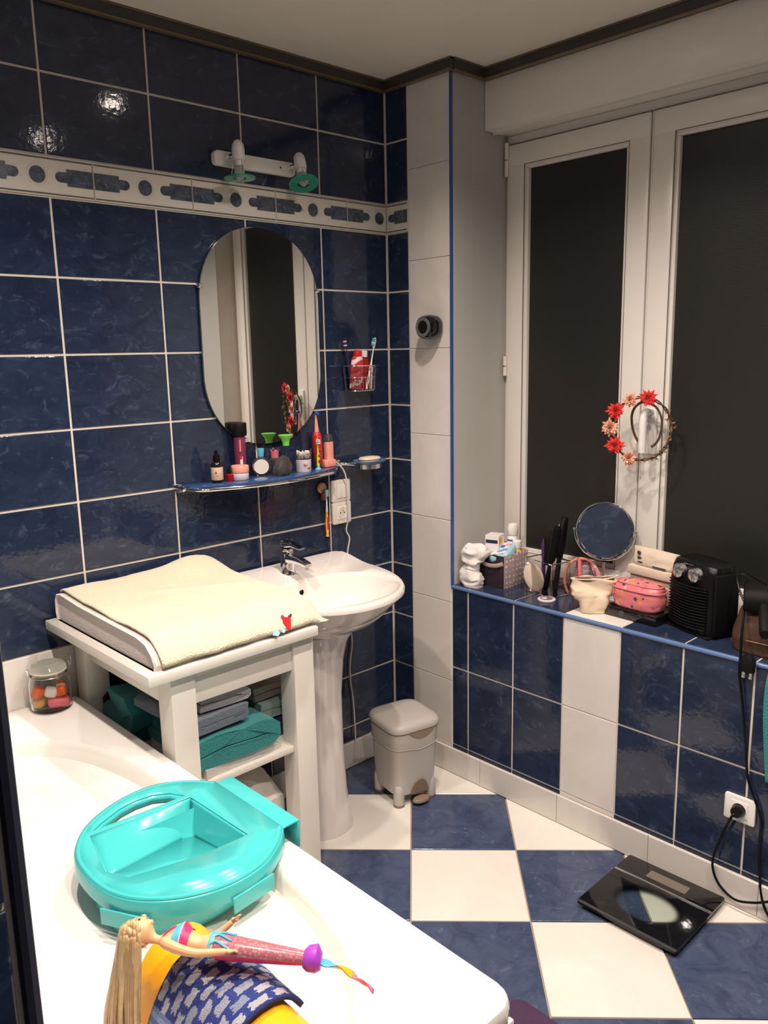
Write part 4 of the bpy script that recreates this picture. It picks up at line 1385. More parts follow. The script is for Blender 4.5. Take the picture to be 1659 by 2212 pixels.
# ---- folded towels on the shelf: a zig-zag ribbon of cloth, folds facing out
def folded(name, label, m, loc, w, d, layers, th, seed, rotz=0.0, group='folded towels on the table shelf', amp=0.004, flip=1):
    path = []
    r = th * 0.95
    for k in range(layers):
        zc = th * 0.55 + k * th * 1.22
        xs = [(-w / 2 + w * i / 8) for i in range(9)]
        if k % 2:
            xs = xs[::-1]
        path += [Vector((x * (1 - 0.02 * k), 0, zc)) for x in xs]
        if k < layers - 1:
            sx = 1 if k % 2 == 0 else -1
            path += [Vector((sx * (w / 2 + r * sin(pi * q / 5)), 0, zc + th * 0.61 * (1 - cos(pi * q / 5)))) for q in range(1, 5)]
    rings = []
    ny = 15
    top = []
    # ribbon cross-section in xz, extruded along y
    L_, R_ = [], []
    for i, p in enumerate(path):
        t = path[min(i + 1, len(path) - 1)] - path[max(i - 1, 0)]
        nrm = Vector((-t.z, 0, t.x)).normalized()
        L_.append(p + nrm * th * 0.56)
        R_.append(p - nrm * th * 0.56)
    sec = L_ + R_[::-1]
    for j in range(ny):
        y = -d / 2 + d * j / (ny - 1)
        rings.append([Vector((flip * q.x, y, max(q.z, 0.0))) for q in sec])
    g = G().loft(rings)
    zmin = 0.0
    for v in g.v:
        dn = noise.noise_vector(Vector((v.x * 14 + seed, v.y * 10, v.z * 22 + seed)))
        v.x += dn.x * amp * 1.4
        v.y += dn.y * amp * 2.2
        # edges of the cloth pull back between layers
        lay = (v.z / (th * 1.22)) % 1.0
        v.y *= 1 - 0.045 * abs(2 * lay - 1) ** 3
        v.z = max(0.0, v.z + dn.z * amp * (1 if v.z > th * 0.3 else 0))
    return single(name, g, m, label, 'towel', loc, rotz, group)
SH = 0.533
folded('folded_towel', 'white folded cloth at the bottom of the front towel stack', 'linen_white', (-1.085, -0.415, SH), 0.21, 0.28, 1, 0.024, 1.0, 0.03)
folded('folded_towel', 'turquoise thick folded towel in the front towel stack', 'towel_teal', (-1.105, -0.415, SH + 0.028), 0.19, 0.30, 2, 0.034, 2.0, -0.03, amp=0.006, flip=1)
folded('folded_towel', 'slate blue folded towel on the turquoise one', 'towel_slate', (-1.130, -0.420, SH + 0.122), 0.15, 0.27, 2, 0.018, 3.0, 0.05, flip=-1)
folded('folded_towel', 'light grey folded towel topping the front stack', 'towel_grey', (-1.115, -0.420, SH + 0.171), 0.12, 0.25, 2, 0.016, 4.0, -0.06)
folded('folded_towel', 'navy folded towel under the mint one behind the right leg', 'towel_navy', (-0.925, -0.380, SH), 0.10, 0.22, 2, 0.022, 5.0, 0.0)
folded('folded_towel', 'mint green folded towel in the stack behind the right leg', 'towel_mint', (-0.925, -0.380, SH + 0.062), 0.10, 0.22, 2, 0.020, 6.0, 0.03)
folded('folded_towel', 'beige folded towel topping the stack behind the right leg', 'towel_beige', (-0.927, -0.380, SH + 0.118), 0.10, 0.20, 2, 0.015, 7.0, -0.04)
folded('folded_towel', 'turquoise rolled towel at the bath side of the shelf', 'towel_teal', (-1.190, -0.200, SH), 0.10, 0.12, 3, 0.040, 8.0, 1.50, amp=0.008)
folded('folded_towel', 'dark purple folded cloth at the back of the shelf', 'dark_purple_cloth', (-1.10, -0.080, SH), 0.18, 0.06, 4, 0.034, 9.0, 0.0)
folded('folded_towel', 'white cloth folded over the beige towel behind the right leg', 'linen_white', (-0.927, -0.37, SH + 0.158), 0.07, 0.12, 1, 0.014, 10.0, 0.2)
SL = 0.201
def heap(name, label, m, loc, rx, ry, h, seed, rotz=0.0):
    rings = []
    for k in range(12):
        t = k / 11
        s = (1 - t ** 2.2) ** 0.5 if t < 1 else 0.02
        s = max(s, 0.03)
        rings.append(sell(0, 0, rx * s, ry * s, h * t, 40, 2.8))
    g = G().loft(rings)
    for v in g.v:
        dn = noise.noise_vector(Vector((v.x * 16 + seed, v.y * 16, v.z * 24)))
        r2 = noise.noise(Vector((v.x * 40 + seed, v.y * 12, v.z * 60)))
        k = min(1, v.z / 0.02)
        v.x += dn.x * 0.018 * k
        v.y += dn.y * 0.018 * k
        v.z = max(0, v.z + (dn.z * 0.02 + r2 * 0.010) * k)
    return single(name, g, m, label, 'cloth', loc, rotz, 'laundry on the lower table shelf')
heap('cloth_bundle', 'crumpled white bundle on the lower table shelf, nearer the front', 'linen_white', (-0.985, -0.440, SL), 0.085, 0.090, 0.245, 1.3, 0.3)
heap('cloth_bundle', 'grey crumpled bundle on the lower shelf behind the white one', 'towel_grey', (-1.05, -0.23, SL), 0.12, 0.09, 0.20, 4.1)
heap('cloth_bundle', 'dark blue bundle at the right back of the lower shelf', 'towel_slate', (-0.935, -0.13, SL), 0.07, 0.07, 0.13, 6.1)

# ================================================================== BASIN
bas = thing('washbasin', 'white ceramic pedestal washbasin against the navy tiled wall', 'washbasin', (-0.566, -0.012, 0))
def polar(poly, c, n=72):
    """resample a closed outline by angle around c"""
    out = []
    for k in range(n):
        a = 2 * pi * k / n + 0.001
        d = Vector((cos(a), sin(a)))
        best = None
        for i in range(len(poly)):
            p, q = Vector(poly[i - 1]) - Vector(c), Vector(poly[i]) - Vector(c)
            e = q - p
            den = d.x * e.y - d.y * e.x
            if abs(den) < 1e-12:
                continue
            t = (p.x * e.y - p.y * e.x) / den
            s_ = (p.x * d.y - p.y * d.x) / den
            if t > 0 and -1e-6 <= s_ <= 1 + 1e-6:
                best = t if best is None else max(best, t)
        out.append((c[0] + d.x * best, c[1] + d.y * best))
    return out
HW, DP = 0.286, 0.520
outl = [(HW * spow(cos(a), 2 / 2.15), -0.13 - (DP - 0.13) * spow(sin(a), 2 / 2.15)) for a in [pi * k / 40 for k in range(41)]]
outl = [(0.256, 0.0), (0.278, -0.03)] + outl + [(-0.278, -0.03), (-0.256, 0.0)]
CB = (0.0, -0.265)
OUT = polar(outl, CB)
inn_ = [(0.220 * spow(cos(a), 2 / 2.2), -0.305 + (0.172 if sin(a) < 0 else 0.150) * spow(sin(a), 2 / 2.2)) for a in [2 * pi * k / 60 for k in range(60)]]
INN = polar(inn_, CB)
RZ = 0.850
def deck(p):
    """deck height: level rim, rising a little to the back"""
    t = max(0.0, min(1.0, (p[1] + 0.16) / 0.13))
    return RZ + 0.024 * t * t * (3 - 2 * t)
def scl(P, kx, ky, c=CB):
    return [(c[0] + (x - c[0]) * kx, c[1] + (y - c[1]) * ky) for x, y in P]
def lim(P):
    return [(x, min(y, 0.0)) for x, y in P]
def mixp(P, Q, t):
    return [(a[0] * (1 - t) + b[0] * t, a[1] * (1 - t) + b[1] * t) for a, b in zip(P, Q)]
foot = [(0.095 * cos(2 * pi * k / 72), -0.215 + 0.10 * sin(2 * pi * k / 72)) for k in range(72)]
r = []
for t, z in ((1.0, 0.690), (0.86, 0.700), (0.66, 0.722), (0.44, 0.752), (0.24, 0.785), (0.09, 0.815)):
    r.append([(x, y, z) for x, y in lim(mixp(OUT, foot, t))])
r.append([(x, y, RZ - 0.018) for x, y in OUT])
r.append([(p[0], p[1], deck(p) - 0.007) for p in lim(scl(OUT, 1.003, 1.003))])
r.append([(p[0], p[1], deck(p)) for p in scl(OUT, 0.985, 0.985)])
r.append([(p[0], p[1], deck(p) + 0.001) for p in mixp(OUT, INN, 0.35)])
r.append([(p[0], p[1], deck(p) - 0.001) for p in scl(INN, 1.03, 1.03)])
r.append([(p[0], p[1], RZ - 0.006) for p in INN])
r.append([(p[0], p[1], RZ - 0.018) for p in scl(INN, 0.975, 0.972)])
for k, z in ((0.93, RZ - 0.05), (0.85, RZ - 0.085), (0.70, RZ - 0.115), (0.45, RZ - 0.130), (0.12, RZ - 0.136)):
    r.append([(p[0], p[1], z) for p in scl(INN, k, k)])
part('basin_bowl', G().loft(r), 'ceramic_white', bas)
r = []
for z, rx, ry, cy in ((0.0, 0.098, 0.105, -0.212), (0.012, 0.102, 0.108, -0.212), (0.05, 0.096, 0.100, -0.212), (0.14, 0.086, 0.090, -0.212), (0.30, 0.078, 0.084, -0.212), (0.48, 0.078, 0.084, -0.212), (0.60, 0.086, 0.092, -0.214), (0.66, 0.098, 0.104, -0.216), (0.705, 0.122, 0.124, -0.22)):
    r.append(sell(-0.008, cy, rx, ry, z, 40, 2.3))
part('pedestal', G().loft(r), 'ceramic_white', bas)
part('overflow_hole', G().lathe([(0.0, 0.0015), (0.0095, 0.0015), (0.0105, -0.002)], 20, M=Matrix.Translation((-0.014, -0.1605, RZ - 0.038)) @ Euler((radians(74), 0, 0)).to_matrix().to_4x4(), sx=0.9, sy=1.15), 'black_matte', bas)
part('drain', G().lathe([(0.0, 0.004), (0.018, 0.004), (0.022, 0.0)], 24, cx=0, cy=-0.30, M=Matrix.Translation((0, 0, RZ - 0.137))), 'chrome', bas)
tap = thing('basin_tap', 'chrome single-lever mixer tap on the washbasin', 'tap', (-0.576, -0.098, RZ + 0.0105))
part('tap_body', G().loft([sell(0, 0, 0.028, 0.028, 0.0, 28), sell(0, 0, 0.0265, 0.0265, 0.004, 28), sell(0, -0.002, 0.024, 0.025, 0.03, 28), sell(0, -0.004, 0.0215, 0.024, 0.055, 28), sell(0, -0.002, 0.020, 0.021, 0.074, 28), sell(0, -0.002, 0.0185, 0.0185, 0.078, 28)]), 'chrome', tap)
def bar_loft(secs):
    """loft of rounded boxes along y: (y, z, half width, half height)"""
    return [[(x, y, z + q) for x, q in rrect(2 * w, 2 * h, min(w, h) * 0.7, 4)] for y, z, w, h in secs]
part('spout', G().loft(bar_loft([(-0.008, 0.052, 0.020, 0.020), (-0.03, 0.054, 0.018, 0.013), (-0.07, 0.053, 0.0165, 0.0095), (-0.105, 0.048, 0.015, 0.0075), (-0.114, 0.045, 0.013, 0.005)])), 'chrome', tap)
part('aerator', G().lathe([(0.0, 0.0), (0.011, 0.0), (0.011, 0.012), (0.0, 0.012)], 20, cy=-0.101, M=Matrix.Translation((0, 0, 0.030))), 'brushed', tap)
part('cap_ring', G().lathe([(0.0195, 0.076), (0.0205, 0.080), (0.0195, 0.086)], 24), 'chrome', tap)
lev = part('lever', G().loft(bar_loft([(0.020, 0.094, 0.012, 0.008), (0.012, 0.100, 0.019, 0.013), (-0.010, 0.101, 0.0195, 0.014), (-0.035, 0.103, 0.015, 0.008), (-0.062, 0.098, 0.0125, 0.0045), (-0.082, 0.095, 0.0105, 0.003)])), 'chrome', tap)
part('marker_dot', G().ball((0, -0.030, 0.089), 0.003, 8, 6), 'red_plastic', lev)

# ================================================================== MIRROR AND WALL LAMP
mir = thing('wall_mirror', 'frameless elongated oval mirror over the glass shelf', 'mirror', (-0.567, -0.004, 1.626))
mo = [(0.2285 * spow(cos(2 * pi * k / 96), 2 / 2.15), math.copysign(0.105, sin(2 * pi * k / 96)) + 0.235 * spow(sin(2 * pi * k / 96), 2 / 2.15)) for k in range(96)]
MM = frameM((0, 0, 0), X, Z, NY)
part('mirror_glass', G().prism(mo, 0.0075, 0.0085, M=MM), 'mirror_glass', mir, False)
part('mirror_back', G().prism([(x * 1.003, y * 1.002) for x, y in mo], 0.002, 0.0074, M=MM), 'mirror_edge', mir, False)
for cx_, cz_ in ((-0.222, 0.155), (0.222, 0.155), (-0.09, -0.322), (0.09, -0.322)):
    g = G()
    g.lathe([(0.0, 0.0), (0.0085, 0.0), (0.0085, 0.012), (0.006, 0.015), (0.0, 0.015)], 16, M=MM @ Matrix.Translation((cx_ * 1.015, cz_, 0.0)))
    part('mirror_clip', g, 'chrome', mir)

lamp = thing('wall_lamp', 'white bar wall lamp with two spot heads and green glass rings', 'wall lamp', (-0.573, -0.002, 2.152))
LM = frameM((0, 0, 0), X, Z, NY)
part('bar', G().prism(rrect(0.300, 0.042, 0.013, 5), 0.0, 0.024, M=LM, bev=0.004), 'white_plastic', lamp)
part('screw_hole', G().lathe([(0.0, 0.0245), (0.003, 0.0245), (0.003, 0.023)], 10, M=LM @ Matrix.Translation((0.090, 0, 0))), 'black_matte', lamp)
for hx, tilt, yaw in ((-0.098, radians(2), 0.0), (0.132, radians(24), radians(-20))):
    post = part('chrome_post', G().tube([(hx - 0.012, -0.020, 0.002), (hx - 0.004, -0.055, 0.006)], 0.007, 10), 'chrome', lamp)
    R_ = Matrix.Translation((hx, -0.070, 0.012)) @ Matrix.Rotation(yaw, 4, 'Z') @ Matrix.Rotation(-tilt, 4, 'X')
    n = 32
    rings = []
    for rr, z in ((0.004, 0.034), (0.011, 0.030), (0.0165, 0.020), (0.018, 0.006), (0.018, -0.022), (0.0165, -0.025), (0.0, -0.025)):
        rings.append([((rr * (1 + (0.05 if (k % 4 < 2 and 0.012 < rr) else 0))) * cos(2 * pi * k / n), (rr * (1 + (0.05 if (k % 4 < 2 and 0.012 < rr) else 0))) * sin(2 * pi * k / n), z) for k in range(n)])
    head = part('spot_head', G().loft(rings, M=R_), 'white_plastic', lamp)
    part('lamp_holder', G().lathe([(0.0145, -0.024), (0.0145, -0.040), (0.0, -0.040)], 20, M=R_), 'white_plastic', head)
    part('bulb', G().lathe([(0.013, -0.040), (0.0155, -0.050), (0.0155, -0.066), (0.011, -0.076), (0.004, -0.082), (0.0, -0.083)], 20, M=R_), 'glass_frosted', head)
    g = G()
    ring = []
    for rr, z in ((0.020, -0.0715), (0.046, -0.0715), (0.047, -0.0735), (0.046, -0.0755), (0.020, -0.0755), (0.020, -0.0715)):
        ring.append([(rr * cos(2 * pi * k / 36), rr * sin(2 * pi * k / 36), z) for k in range(36)])
    g.loft(ring, cap0=False, cap1=False, M=R_)
    part('glass_ring', g, 'green_glass', lamp, True, 'green glass disc')
    for k in range(3):
        a = 2 * pi * k / 3 + 0.5
        part('ring_wire', G().tube([R_ @ Vector((0.015 * cos(a), 0.015 * sin(a), -0.026)), R_ @ Vector((0.026 * cos(a), 0.026 * sin(a), -0.072))], 0.0009, 6), 'steel_wire', lamp)

# ================================================================== GLASS SHELF AND WHAT STANDS ON IT
SZ = 1.188
sh = thing('glass_shelf', 'blue glass shelf with curved chrome rail under the mirror', 'shelf', (-0.605, -0.006, SZ))
def front(x):
    return -0.055 - 0.085 * (1 - (x / 0.30) ** 2)
fx = [-0.295 + 0.59 * k / 24 for k in range(25)]
poly = [(x, front(x)) for x in fx] + [(0.295, -0.012), (-0.295, -0.012)]
part('shelf_plate', G().prism(poly, -0.007, 0.0, bev=0.0012), 'blue_glass', sh, True, 'blue tinted glass plate')
rail = spline([(-0.300, -0.004, -0.010)] + [(x * 1.01, front(x) - 0.006, -0.012) for x in fx[1:-1:3]] + [(0.300, -0.004, -0.010)], 5)
part('front_rail', G().tube(rail, 0.0062, 10), 'chrome', sh)
for sx_ in (-1, 1):
    part('wall_mount', G().lathe([(0.0, 0.0), (0.013, 0.0), (0.015, 0.012), (0.013, 0.026), (0.009, 0.034), (0.0, 0.036)], 18, M=frameM((sx_ * 0.302, 0.002, -0.009), X, Z, NY)), 'chrome', sh)
def put(name, label, cat, x, y, rotz=0.0, group='toiletries on the glass shelf', z=SZ + 0.0005, rot=None):
    return thing(name, label, cat, (x, y, z), rotz, group, None, rot)
# brown dropper bottle
t = put('spray_bottle', 'small dark bottle with tan label at the left end of the shelf', 'bottle', -0.800, -0.060)
part('bottle_body', G().lathe([(0.0, 0.0), (0.0165, 0.0), (0.018, 0.003), (0.018, 0.056), (0.015, 0.063), (0.0085, 0.067), (0.0085, 0.070), (0.0, 0.070)], 24), 'amber_dark', t)
part('pump_cap', G().lathe([(0.0, 0.068), (0.0115, 0.068), (0.0105, 0.084), (0.006, 0.087), (0.005, 0.099), (0.0, 0.100)], 20), 'black_plastic', t)
lab = part('paper_label', G().lathe([(0.0183, 0.009), (0.0185, 0.0095), (0.0185, 0.048), (0.0183, 0.0485)], 24), 'label_tan', t)
part('label_mark', G().ball((-0.012, -0.0135, 0.032), (0.003, 0.002, 0.004), 8, 6), 'brown_ink', lab)
part('label_mark', G().tube([(-0.017 * cos(a), -0.0188 * sin(a), 0.0225) for a in (0.5, 0.75, 1.0, 1.2)], 0.0010, 5), 'brown_ink', lab)
# nail polish
t = put('nail_polish', 'small red nail polish bottle beside the cream jar', 'nail polish', -0.760, -0.066)
part('polish_bottle', G().loft([sell(0, 0, .0095, .0095, 0, 20, 4), sell(0, 0, .0105, .0105, .003, 20, 4), sell(0, 0, .0105, .0105, .020, 20, 4), sell(0, 0, .007, .007, .024, 20, 3)]), 'dark_red', t)
part('polish_cap', G().lathe([(0.0, 0.023), (0.0078, 0.023), (0.0072, 0.044), (0.0, 0.045)], 18), 'black_gloss', t)
# cream jar
t = put('cream_jar', 'squat frosted cream jar with coral lid', 'jar', -0.722, -0.068)
part('jar_body', G().lathe([(0.0, 0.0), (0.024, 0.0), (0.027, 0.004), (0.027, 0.020), (0.025, 0.024), (0.0, 0.024)], 30), 'lilac', t)
part('jar_lid', G().lathe([(0.0, 0.0245), (0.0275, 0.0245), (0.0280, 0.027), (0.0280, 0.043), (0.0265, 0.0455), (0.0, 0.046)], 30), 'salmon', t)
# hair spray
t = put('spray_can', 'dark slim spray can with wide black cap behind the cream jar', 'spray can', -0.693, -0.030)
part('can_body', G().lathe([(0.0, 0.0), (0.0175, 0.0), (0.0185, 0.003), (0.0185, 0.128), (0.0165, 0.134), (0.0, 0.134)], 26), 'plum', t)
part('can_cap', G().lathe([(0.0, 0.134), (0.0225, 0.134), (0.0245, 0.139), (0.0245, 0.172), (0.0225, 0.175), (0.0, 0.175)], 26), 'black_matte', t)
part('can_stripe', G().box(-0.0125, -0.0085, -0.0192, -0.0150, 0.085, 0.122), 'coral', t, False)
part('can_picture', G().box(-0.0125, -0.0035, -0.0197, -0.0160, 0.045, 0.070, 0.001), 'off_white', t, False)
part('can_picture', G().box(-0.0125, -0.0055, -0.0199, -0.0170, 0.060, 0.072, 0.001), 'red_plastic', t, False)
# round perfume bottle with aqua cap
t = put('perfume_bottle', 'round dark perfume bottle with aqua cap and white disc label', 'perfume', -0.625, -0.045, rotz=-0.55)
PM = frameM((0, 0, 0.030), X, Z, NY)
part('flacon', G().lathe([(0.0, -0.011), (0.024, -0.011), (0.030, -0.006), (0.030, 0.006), (0.024, 0.011), (0.0, 0.011)], 32, M=PM), 'smoke_acrylic', t)
part('disc_label', G().lathe([(0.0, 0.0112), (0.024, 0.0112), (0.024, 0.0122), (0.0, 0.0122)], 28, M=PM), 'off_white', t)
part('neck', G().lathe([(0.0, 0.057), (0.007, 0.057), (0.007, 0.064), (0.0, 0.064)], 14), 'brushed', t)
part('perfume_cap', G().lathe([(0.0, 0.062), (0.0095, 0.062), (0.0120, 0.086), (0.0115, 0.088), (0.0, 0.088)], 24), 'aqua', t)
# smoked-plastic razor head case
t = put('wrapped_soap', 'crinkled smoky plastic wrapped lump in the middle of the shelf', 'package', -0.577, -0.092, rotz=0.2)
g = G().loft([sell(0, 0, 0.030, 0.020, 0.0, 28, 2.6), sell(0, 0, 0.036, 0.024, 0.010, 28, 2.4), sell(0.002, 0, 0.034, 0.023, 0.026, 28, 2.4), sell(0.004, 0, 0.030, 0.020, 0.040, 28, 2.2), sell(0.008, 0, 0.019, 0.014, 0.056, 28, 2.0), sell(0.012, 0, 0.006, 0.005, 0.062, 28, 2.0)])
g.disp(0.004, 60, 2.2)
for v in g.v:
    v.z = max(0, v.z)
part('wrapper', g, 'smoke_acrylic', t)
part('contents', G().loft([sell(0, 0, 0.022, 0.014, 0.004, 20, 2.4), sell(0, 0, 0.025, 0.016, 0.02, 20, 2.4), sell(0.006, 0, 0.013, 0.010, 0.046, 20, 2.0)]), 'dark_grey', t)
part('black_strip', G().box(0.020, 0.044, -0.006, 0.010, 0.030, 0.036, 0.002, M=Matrix.Rotation(-0.5, 4, 'Y')), 'black_plastic', t)
# crown-capped pink bottle
t = put('crown_bottle', 'plum pink perfume bottle with a crown-shaped cap', 'perfume', -0.566, -0.040)
part('flacon', G().lathe([(0.0, 0.0), (0.018, 0.0), (0.020, 0.005), (0.020, 0.045), (0.012, 0.052), (0.0, 0.052)], 24), 'smoke_acrylic', t)
rings = []
n = 20
for z, rr in ((0.050, 0.010), (0.052, 0.0125), (0.068, 0.0135), (0.076, 0.015)):
    rings.append([(rr * cos(2 * pi * k / n), rr * sin(2 * pi * k / n), z + (0.008 if (z > 0.07 and k % 4 == 0) else 0)) for k in range(n)])
part('crown_cap', G().loft(rings), 'pink_leather', t)
# green flared-cap bottle
t = put('flared_bottle', 'clear perfume bottle with bright green flared cap', 'perfume', -0.533, -0.060)
part('flacon', G().lathe([(0.0, 0.0), (0.016, 0.0), (0.018, 0.004), (0.016, 0.066), (0.008, 0.084), (0.0065, 0.092), (0.0, 0.092)], 24), 'glass_clear', t)
rings = []
for z, rr in ((0.090, 0.0105), (0.100, 0.0115), (0.112, 0.0155), (0.123, 0.0240), (0.125, 0.0245)):
    rings.append([(rr * (1 + (0.05 * cos(7 * 2 * pi * k / 28) if z > 0.118 else 0)) * cos(2 * pi * k / 28), rr * (1 + (0.05 * cos(7 * 2 * pi * k / 28) if z > 0.118 else 0)) * sin(2 * pi * k / 28), z) for k in range(28)])
part('flared_cap', G().loft(rings), 'green_plastic', t)
# cotton bud tub
t = put('cotton_bud_tub', 'lilac tub of cotton buds with clear upper half', 'tub', -0.480, -0.082)
part('tub_body', G().lathe([(0.0, 0.0), (0.0235, 0.0), (0.0245, 0.003), (0.0255, 0.042), (0.0, 0.042)], 30), 'lilac', t)
part('clear_rim', G().lathe([(0.0256, 0.042), (0.0275, 0.077), (0.0265, 0.077), (0.0248, 0.042)], 30), 'acrylic_clear', t)
part('print_mark', G().box(-0.019, -0.008, -0.0252, -0.0170, 0.024, 0.030, 0.001, M=Matrix.Rotation(0.15, 4, 'Z')), 'salmon', t, False)
part('print_mark', G().box(-0.004, 0.008, -0.0262, -0.0200, 0.012, 0.014, 0.0005), 'dark_grey', t, False)
rb = random.Random(2)
for k in range(26):
    a, q = rb.uniform(0, 2 * pi), 0.021 * math.sqrt(rb.random())
    hgt = rb.uniform(0.052, 0.064)
    t2 = single('cotton_bud', G().tube([(0, 0, 0.0), (0, 0, hgt - 0.047), (0, 0, hgt - 0.044), (0, 0, hgt - 0.038), (0, 0, hgt - 0.034)], [0.0010, 0.0011, 0.0028, 0.0030, 0.0012], 7), 'cotton', 'white cotton bud standing in the lilac tub', 'cotton bud', (-0.480 + q * cos(a), -0.082 + q * sin(a), SZ + 0.0425), group='cotton buds in the tub')
# yellow child's toothbrush on an aqua suction foot
def toothbrush(root, L_, mh, mhead, mbr, bristle_dir=(0, -1, 0), rh=0.0045, foot=None, mark=None):
    """stands along +z from the origin"""
    h = part('handle', G().tube(spline([(0, 0, 0.0), (0, 0, L_ * 0.22), (0.001, 0, L_ * 0.45), (0, 0, L_ * 0.62), (0, 0, L_ * 0.80)], 5), [rh * k for k in (1.0, 1.15, 1.3, 1.35, 1.35, 1.3, 1.3, 1.35, 1.4, 1.35, 1.2, 1.0, 0.9, 0.8, 0.75, 0.7, 0.65, 0.6, 0.55, 0.5, 0.5)], 10, flat=(1, 0.8)), mh, root)
    b = Vector(bristle_dir)
    hd = part('brush_head', G().loft([sell(0, 0, 0.0025, 0.002, L_ * 0.79, 14), sell(0, 0, 0.0055, 0.0024, L_ * 0.83, 14, 2.6), sell(0, 0, 0.0058, 0.0024, L_ * 0.95, 14, 2.6), sell(0, 0, 0.003, 0.0018, L_, 14)]), mhead, root)
    for k in range(4):
        z = L_ * (0.835 + 0.038 * k)
        c = b * 0.006
        part('bristles', G().box(c.x - 0.0045 if b.y else min(0, b.x * 0.011), c.x + 0.0045 if b.y else max(0, b.x * 0.011), min(0, b.y * 0.011) if b.y else -0.0042, max(0, b.y * 0.011) if b.y else 0.0042, z, z + L_ * 0.031, 0.0008), mbr[k % len(mbr)], hd)
t = put('toothbrush', "lime yellow child's toothbrush standing on an aqua foot", 'toothbrush', -0.418, -0.082)
toothbrush(t, 0.104, 'lime', 'lime', ['white_plastic', 'sky_ink'], (0.0, -1, 0), rh=0.0046)
part('suction_foot', G().lathe([(0.0, 0.0), (0.0115, 0.0), (0.009, 0.004), (0.005, 0.008), (0.006, 0.013), (0.0, 0.014)], 20), 'aqua', t)
part('handle_mark', G().box(-0.003, 0.003, -0.0066, -0.0045, 0.022, 0.032, 0.001), 'dark_red', t, False)
part('handle_mark', G().box(-0.003, 0.003, -0.0066, -0.0045, 0.042, 0.050, 0.001), 'brown_ink', t, False)
# electric toothbrush on its charger
t = put('electric_toothbrush', 'red and coral electric toothbrush with swirl pattern', 'toothbrush', -0.396, -0.058, rot=(0.0, radians(-2), radians(0)))
rings = [sell(0, 0, rx, ry, z, 24, 2.4) for z, rx, ry in ((0.016, 0.0125, 0.0125), (0.020, 0.014, 0.014), (0.07, 0.0150, 0.0150), (0.108, 0.0145, 0.0145), (0.120, 0.012, 0.012), (0.124, 0.0085, 0.0085))]
hb_ = part('power_handle', G().loft(rings), 'red_plastic', t)
part('grip_panel', G().loft([sell(0.007, 0.004, rx, rx, z, 20, 2.4) for z, rx in ((0.02, 0.010), (0.07, 0.0108), (0.112, 0.010), (0.122, 0.006))]), 'salmon', hb_)
for k in range(4):
    zc = 0.040 + 0.021 * k
    part('swirl_mark', G().tube([Vector((-0.006 + 0.0055 * cos(a), -0.0156 - 0.0002 * k, zc + 0.0075 * sin(a))) for a in [0.2 + 4.9 * q / 14 for q in range(15)]], 0.0011, 5), 'coral', hb_)
part('brush_neck', G().lathe([(0.0, 0.123), (0.0075, 0.123), (0.0055, 0.150), (0.0035, 0.172), (0.0035, 0.182), (0.0, 0.183)], 16), 'salmon', t)
part('round_head', G().lathe([(0.0, 0.0), (0.0055, 0.0), (0.0065, 0.003), (0.0062, 0.010), (0.0, 0.0105)], 16, M=frameM((0, -0.002, 0.187), X, Z, NY)), 'blue_plastic', t)
t = put('charger_stand', 'coral charger stand with domed clear brush holder', 'charger', -0.352, -0.050, rotz=0.1)
part('charger_base', G().prism(rrect(0.052, 0.042, 0.008, 5), 0.0, 0.024, bev=0.002), 'salmon', t)
part('head_holder', G().loft([sell(0.008, 0.0, 0.0165, 0.014, z, 24, 3) for z in (0.022, 0.03, 0.086)]), 'salmon', t)
part('clear_dome', G().loft([sell(0.008, 0.0, 0.0165 * k, 0.014 * k, z, 24, 3) for z, k in ((0.086, 1.0), (0.100, 0.97), (0.108, 0.82), (0.112, 0.5), (0.113, 0.1))]), 'smoke_acrylic', t)
part('base_seam', G().prism(rrect(0.0525, 0.0425, 0.008, 5), 0.0005, 0.0022), 'red_plastic', t)
cablepts = [(-0.330, -0.040, SZ + 0.012), (-0.300, -0.030, SZ + 0.012), (-0.262, -0.030, SZ - 0.025), (-0.245, -0.026, SZ - 0.070), (-0.242, -0.026, 1.06), (-0.238, -0.026, 0.985), (-0.238, -0.014, 0.962), (-0.240, -0.010, 0.935), (-0.226, -0.010, 0.905), (-0.236, -0.010, 0.86), (-0.240, -0.010, 0.80), (-0.234, -0.008, 0.70), (-0.232, -0.008, 0.58), (-0.226, -0.008, 0.50), (-0.238, -0.008, 0.43), (-0.240, -0.008, 0.36), (-0.228, -0.008, 0.26), (-0.226, -0.012, 0.12), (-0.235, -0.016, 0.03)]
single('white_cable', G().tube(spline(cablepts, 6), 0.0026, 8), 'cable_white', 'thin white cable hanging down the wall from the charger', 'cable')

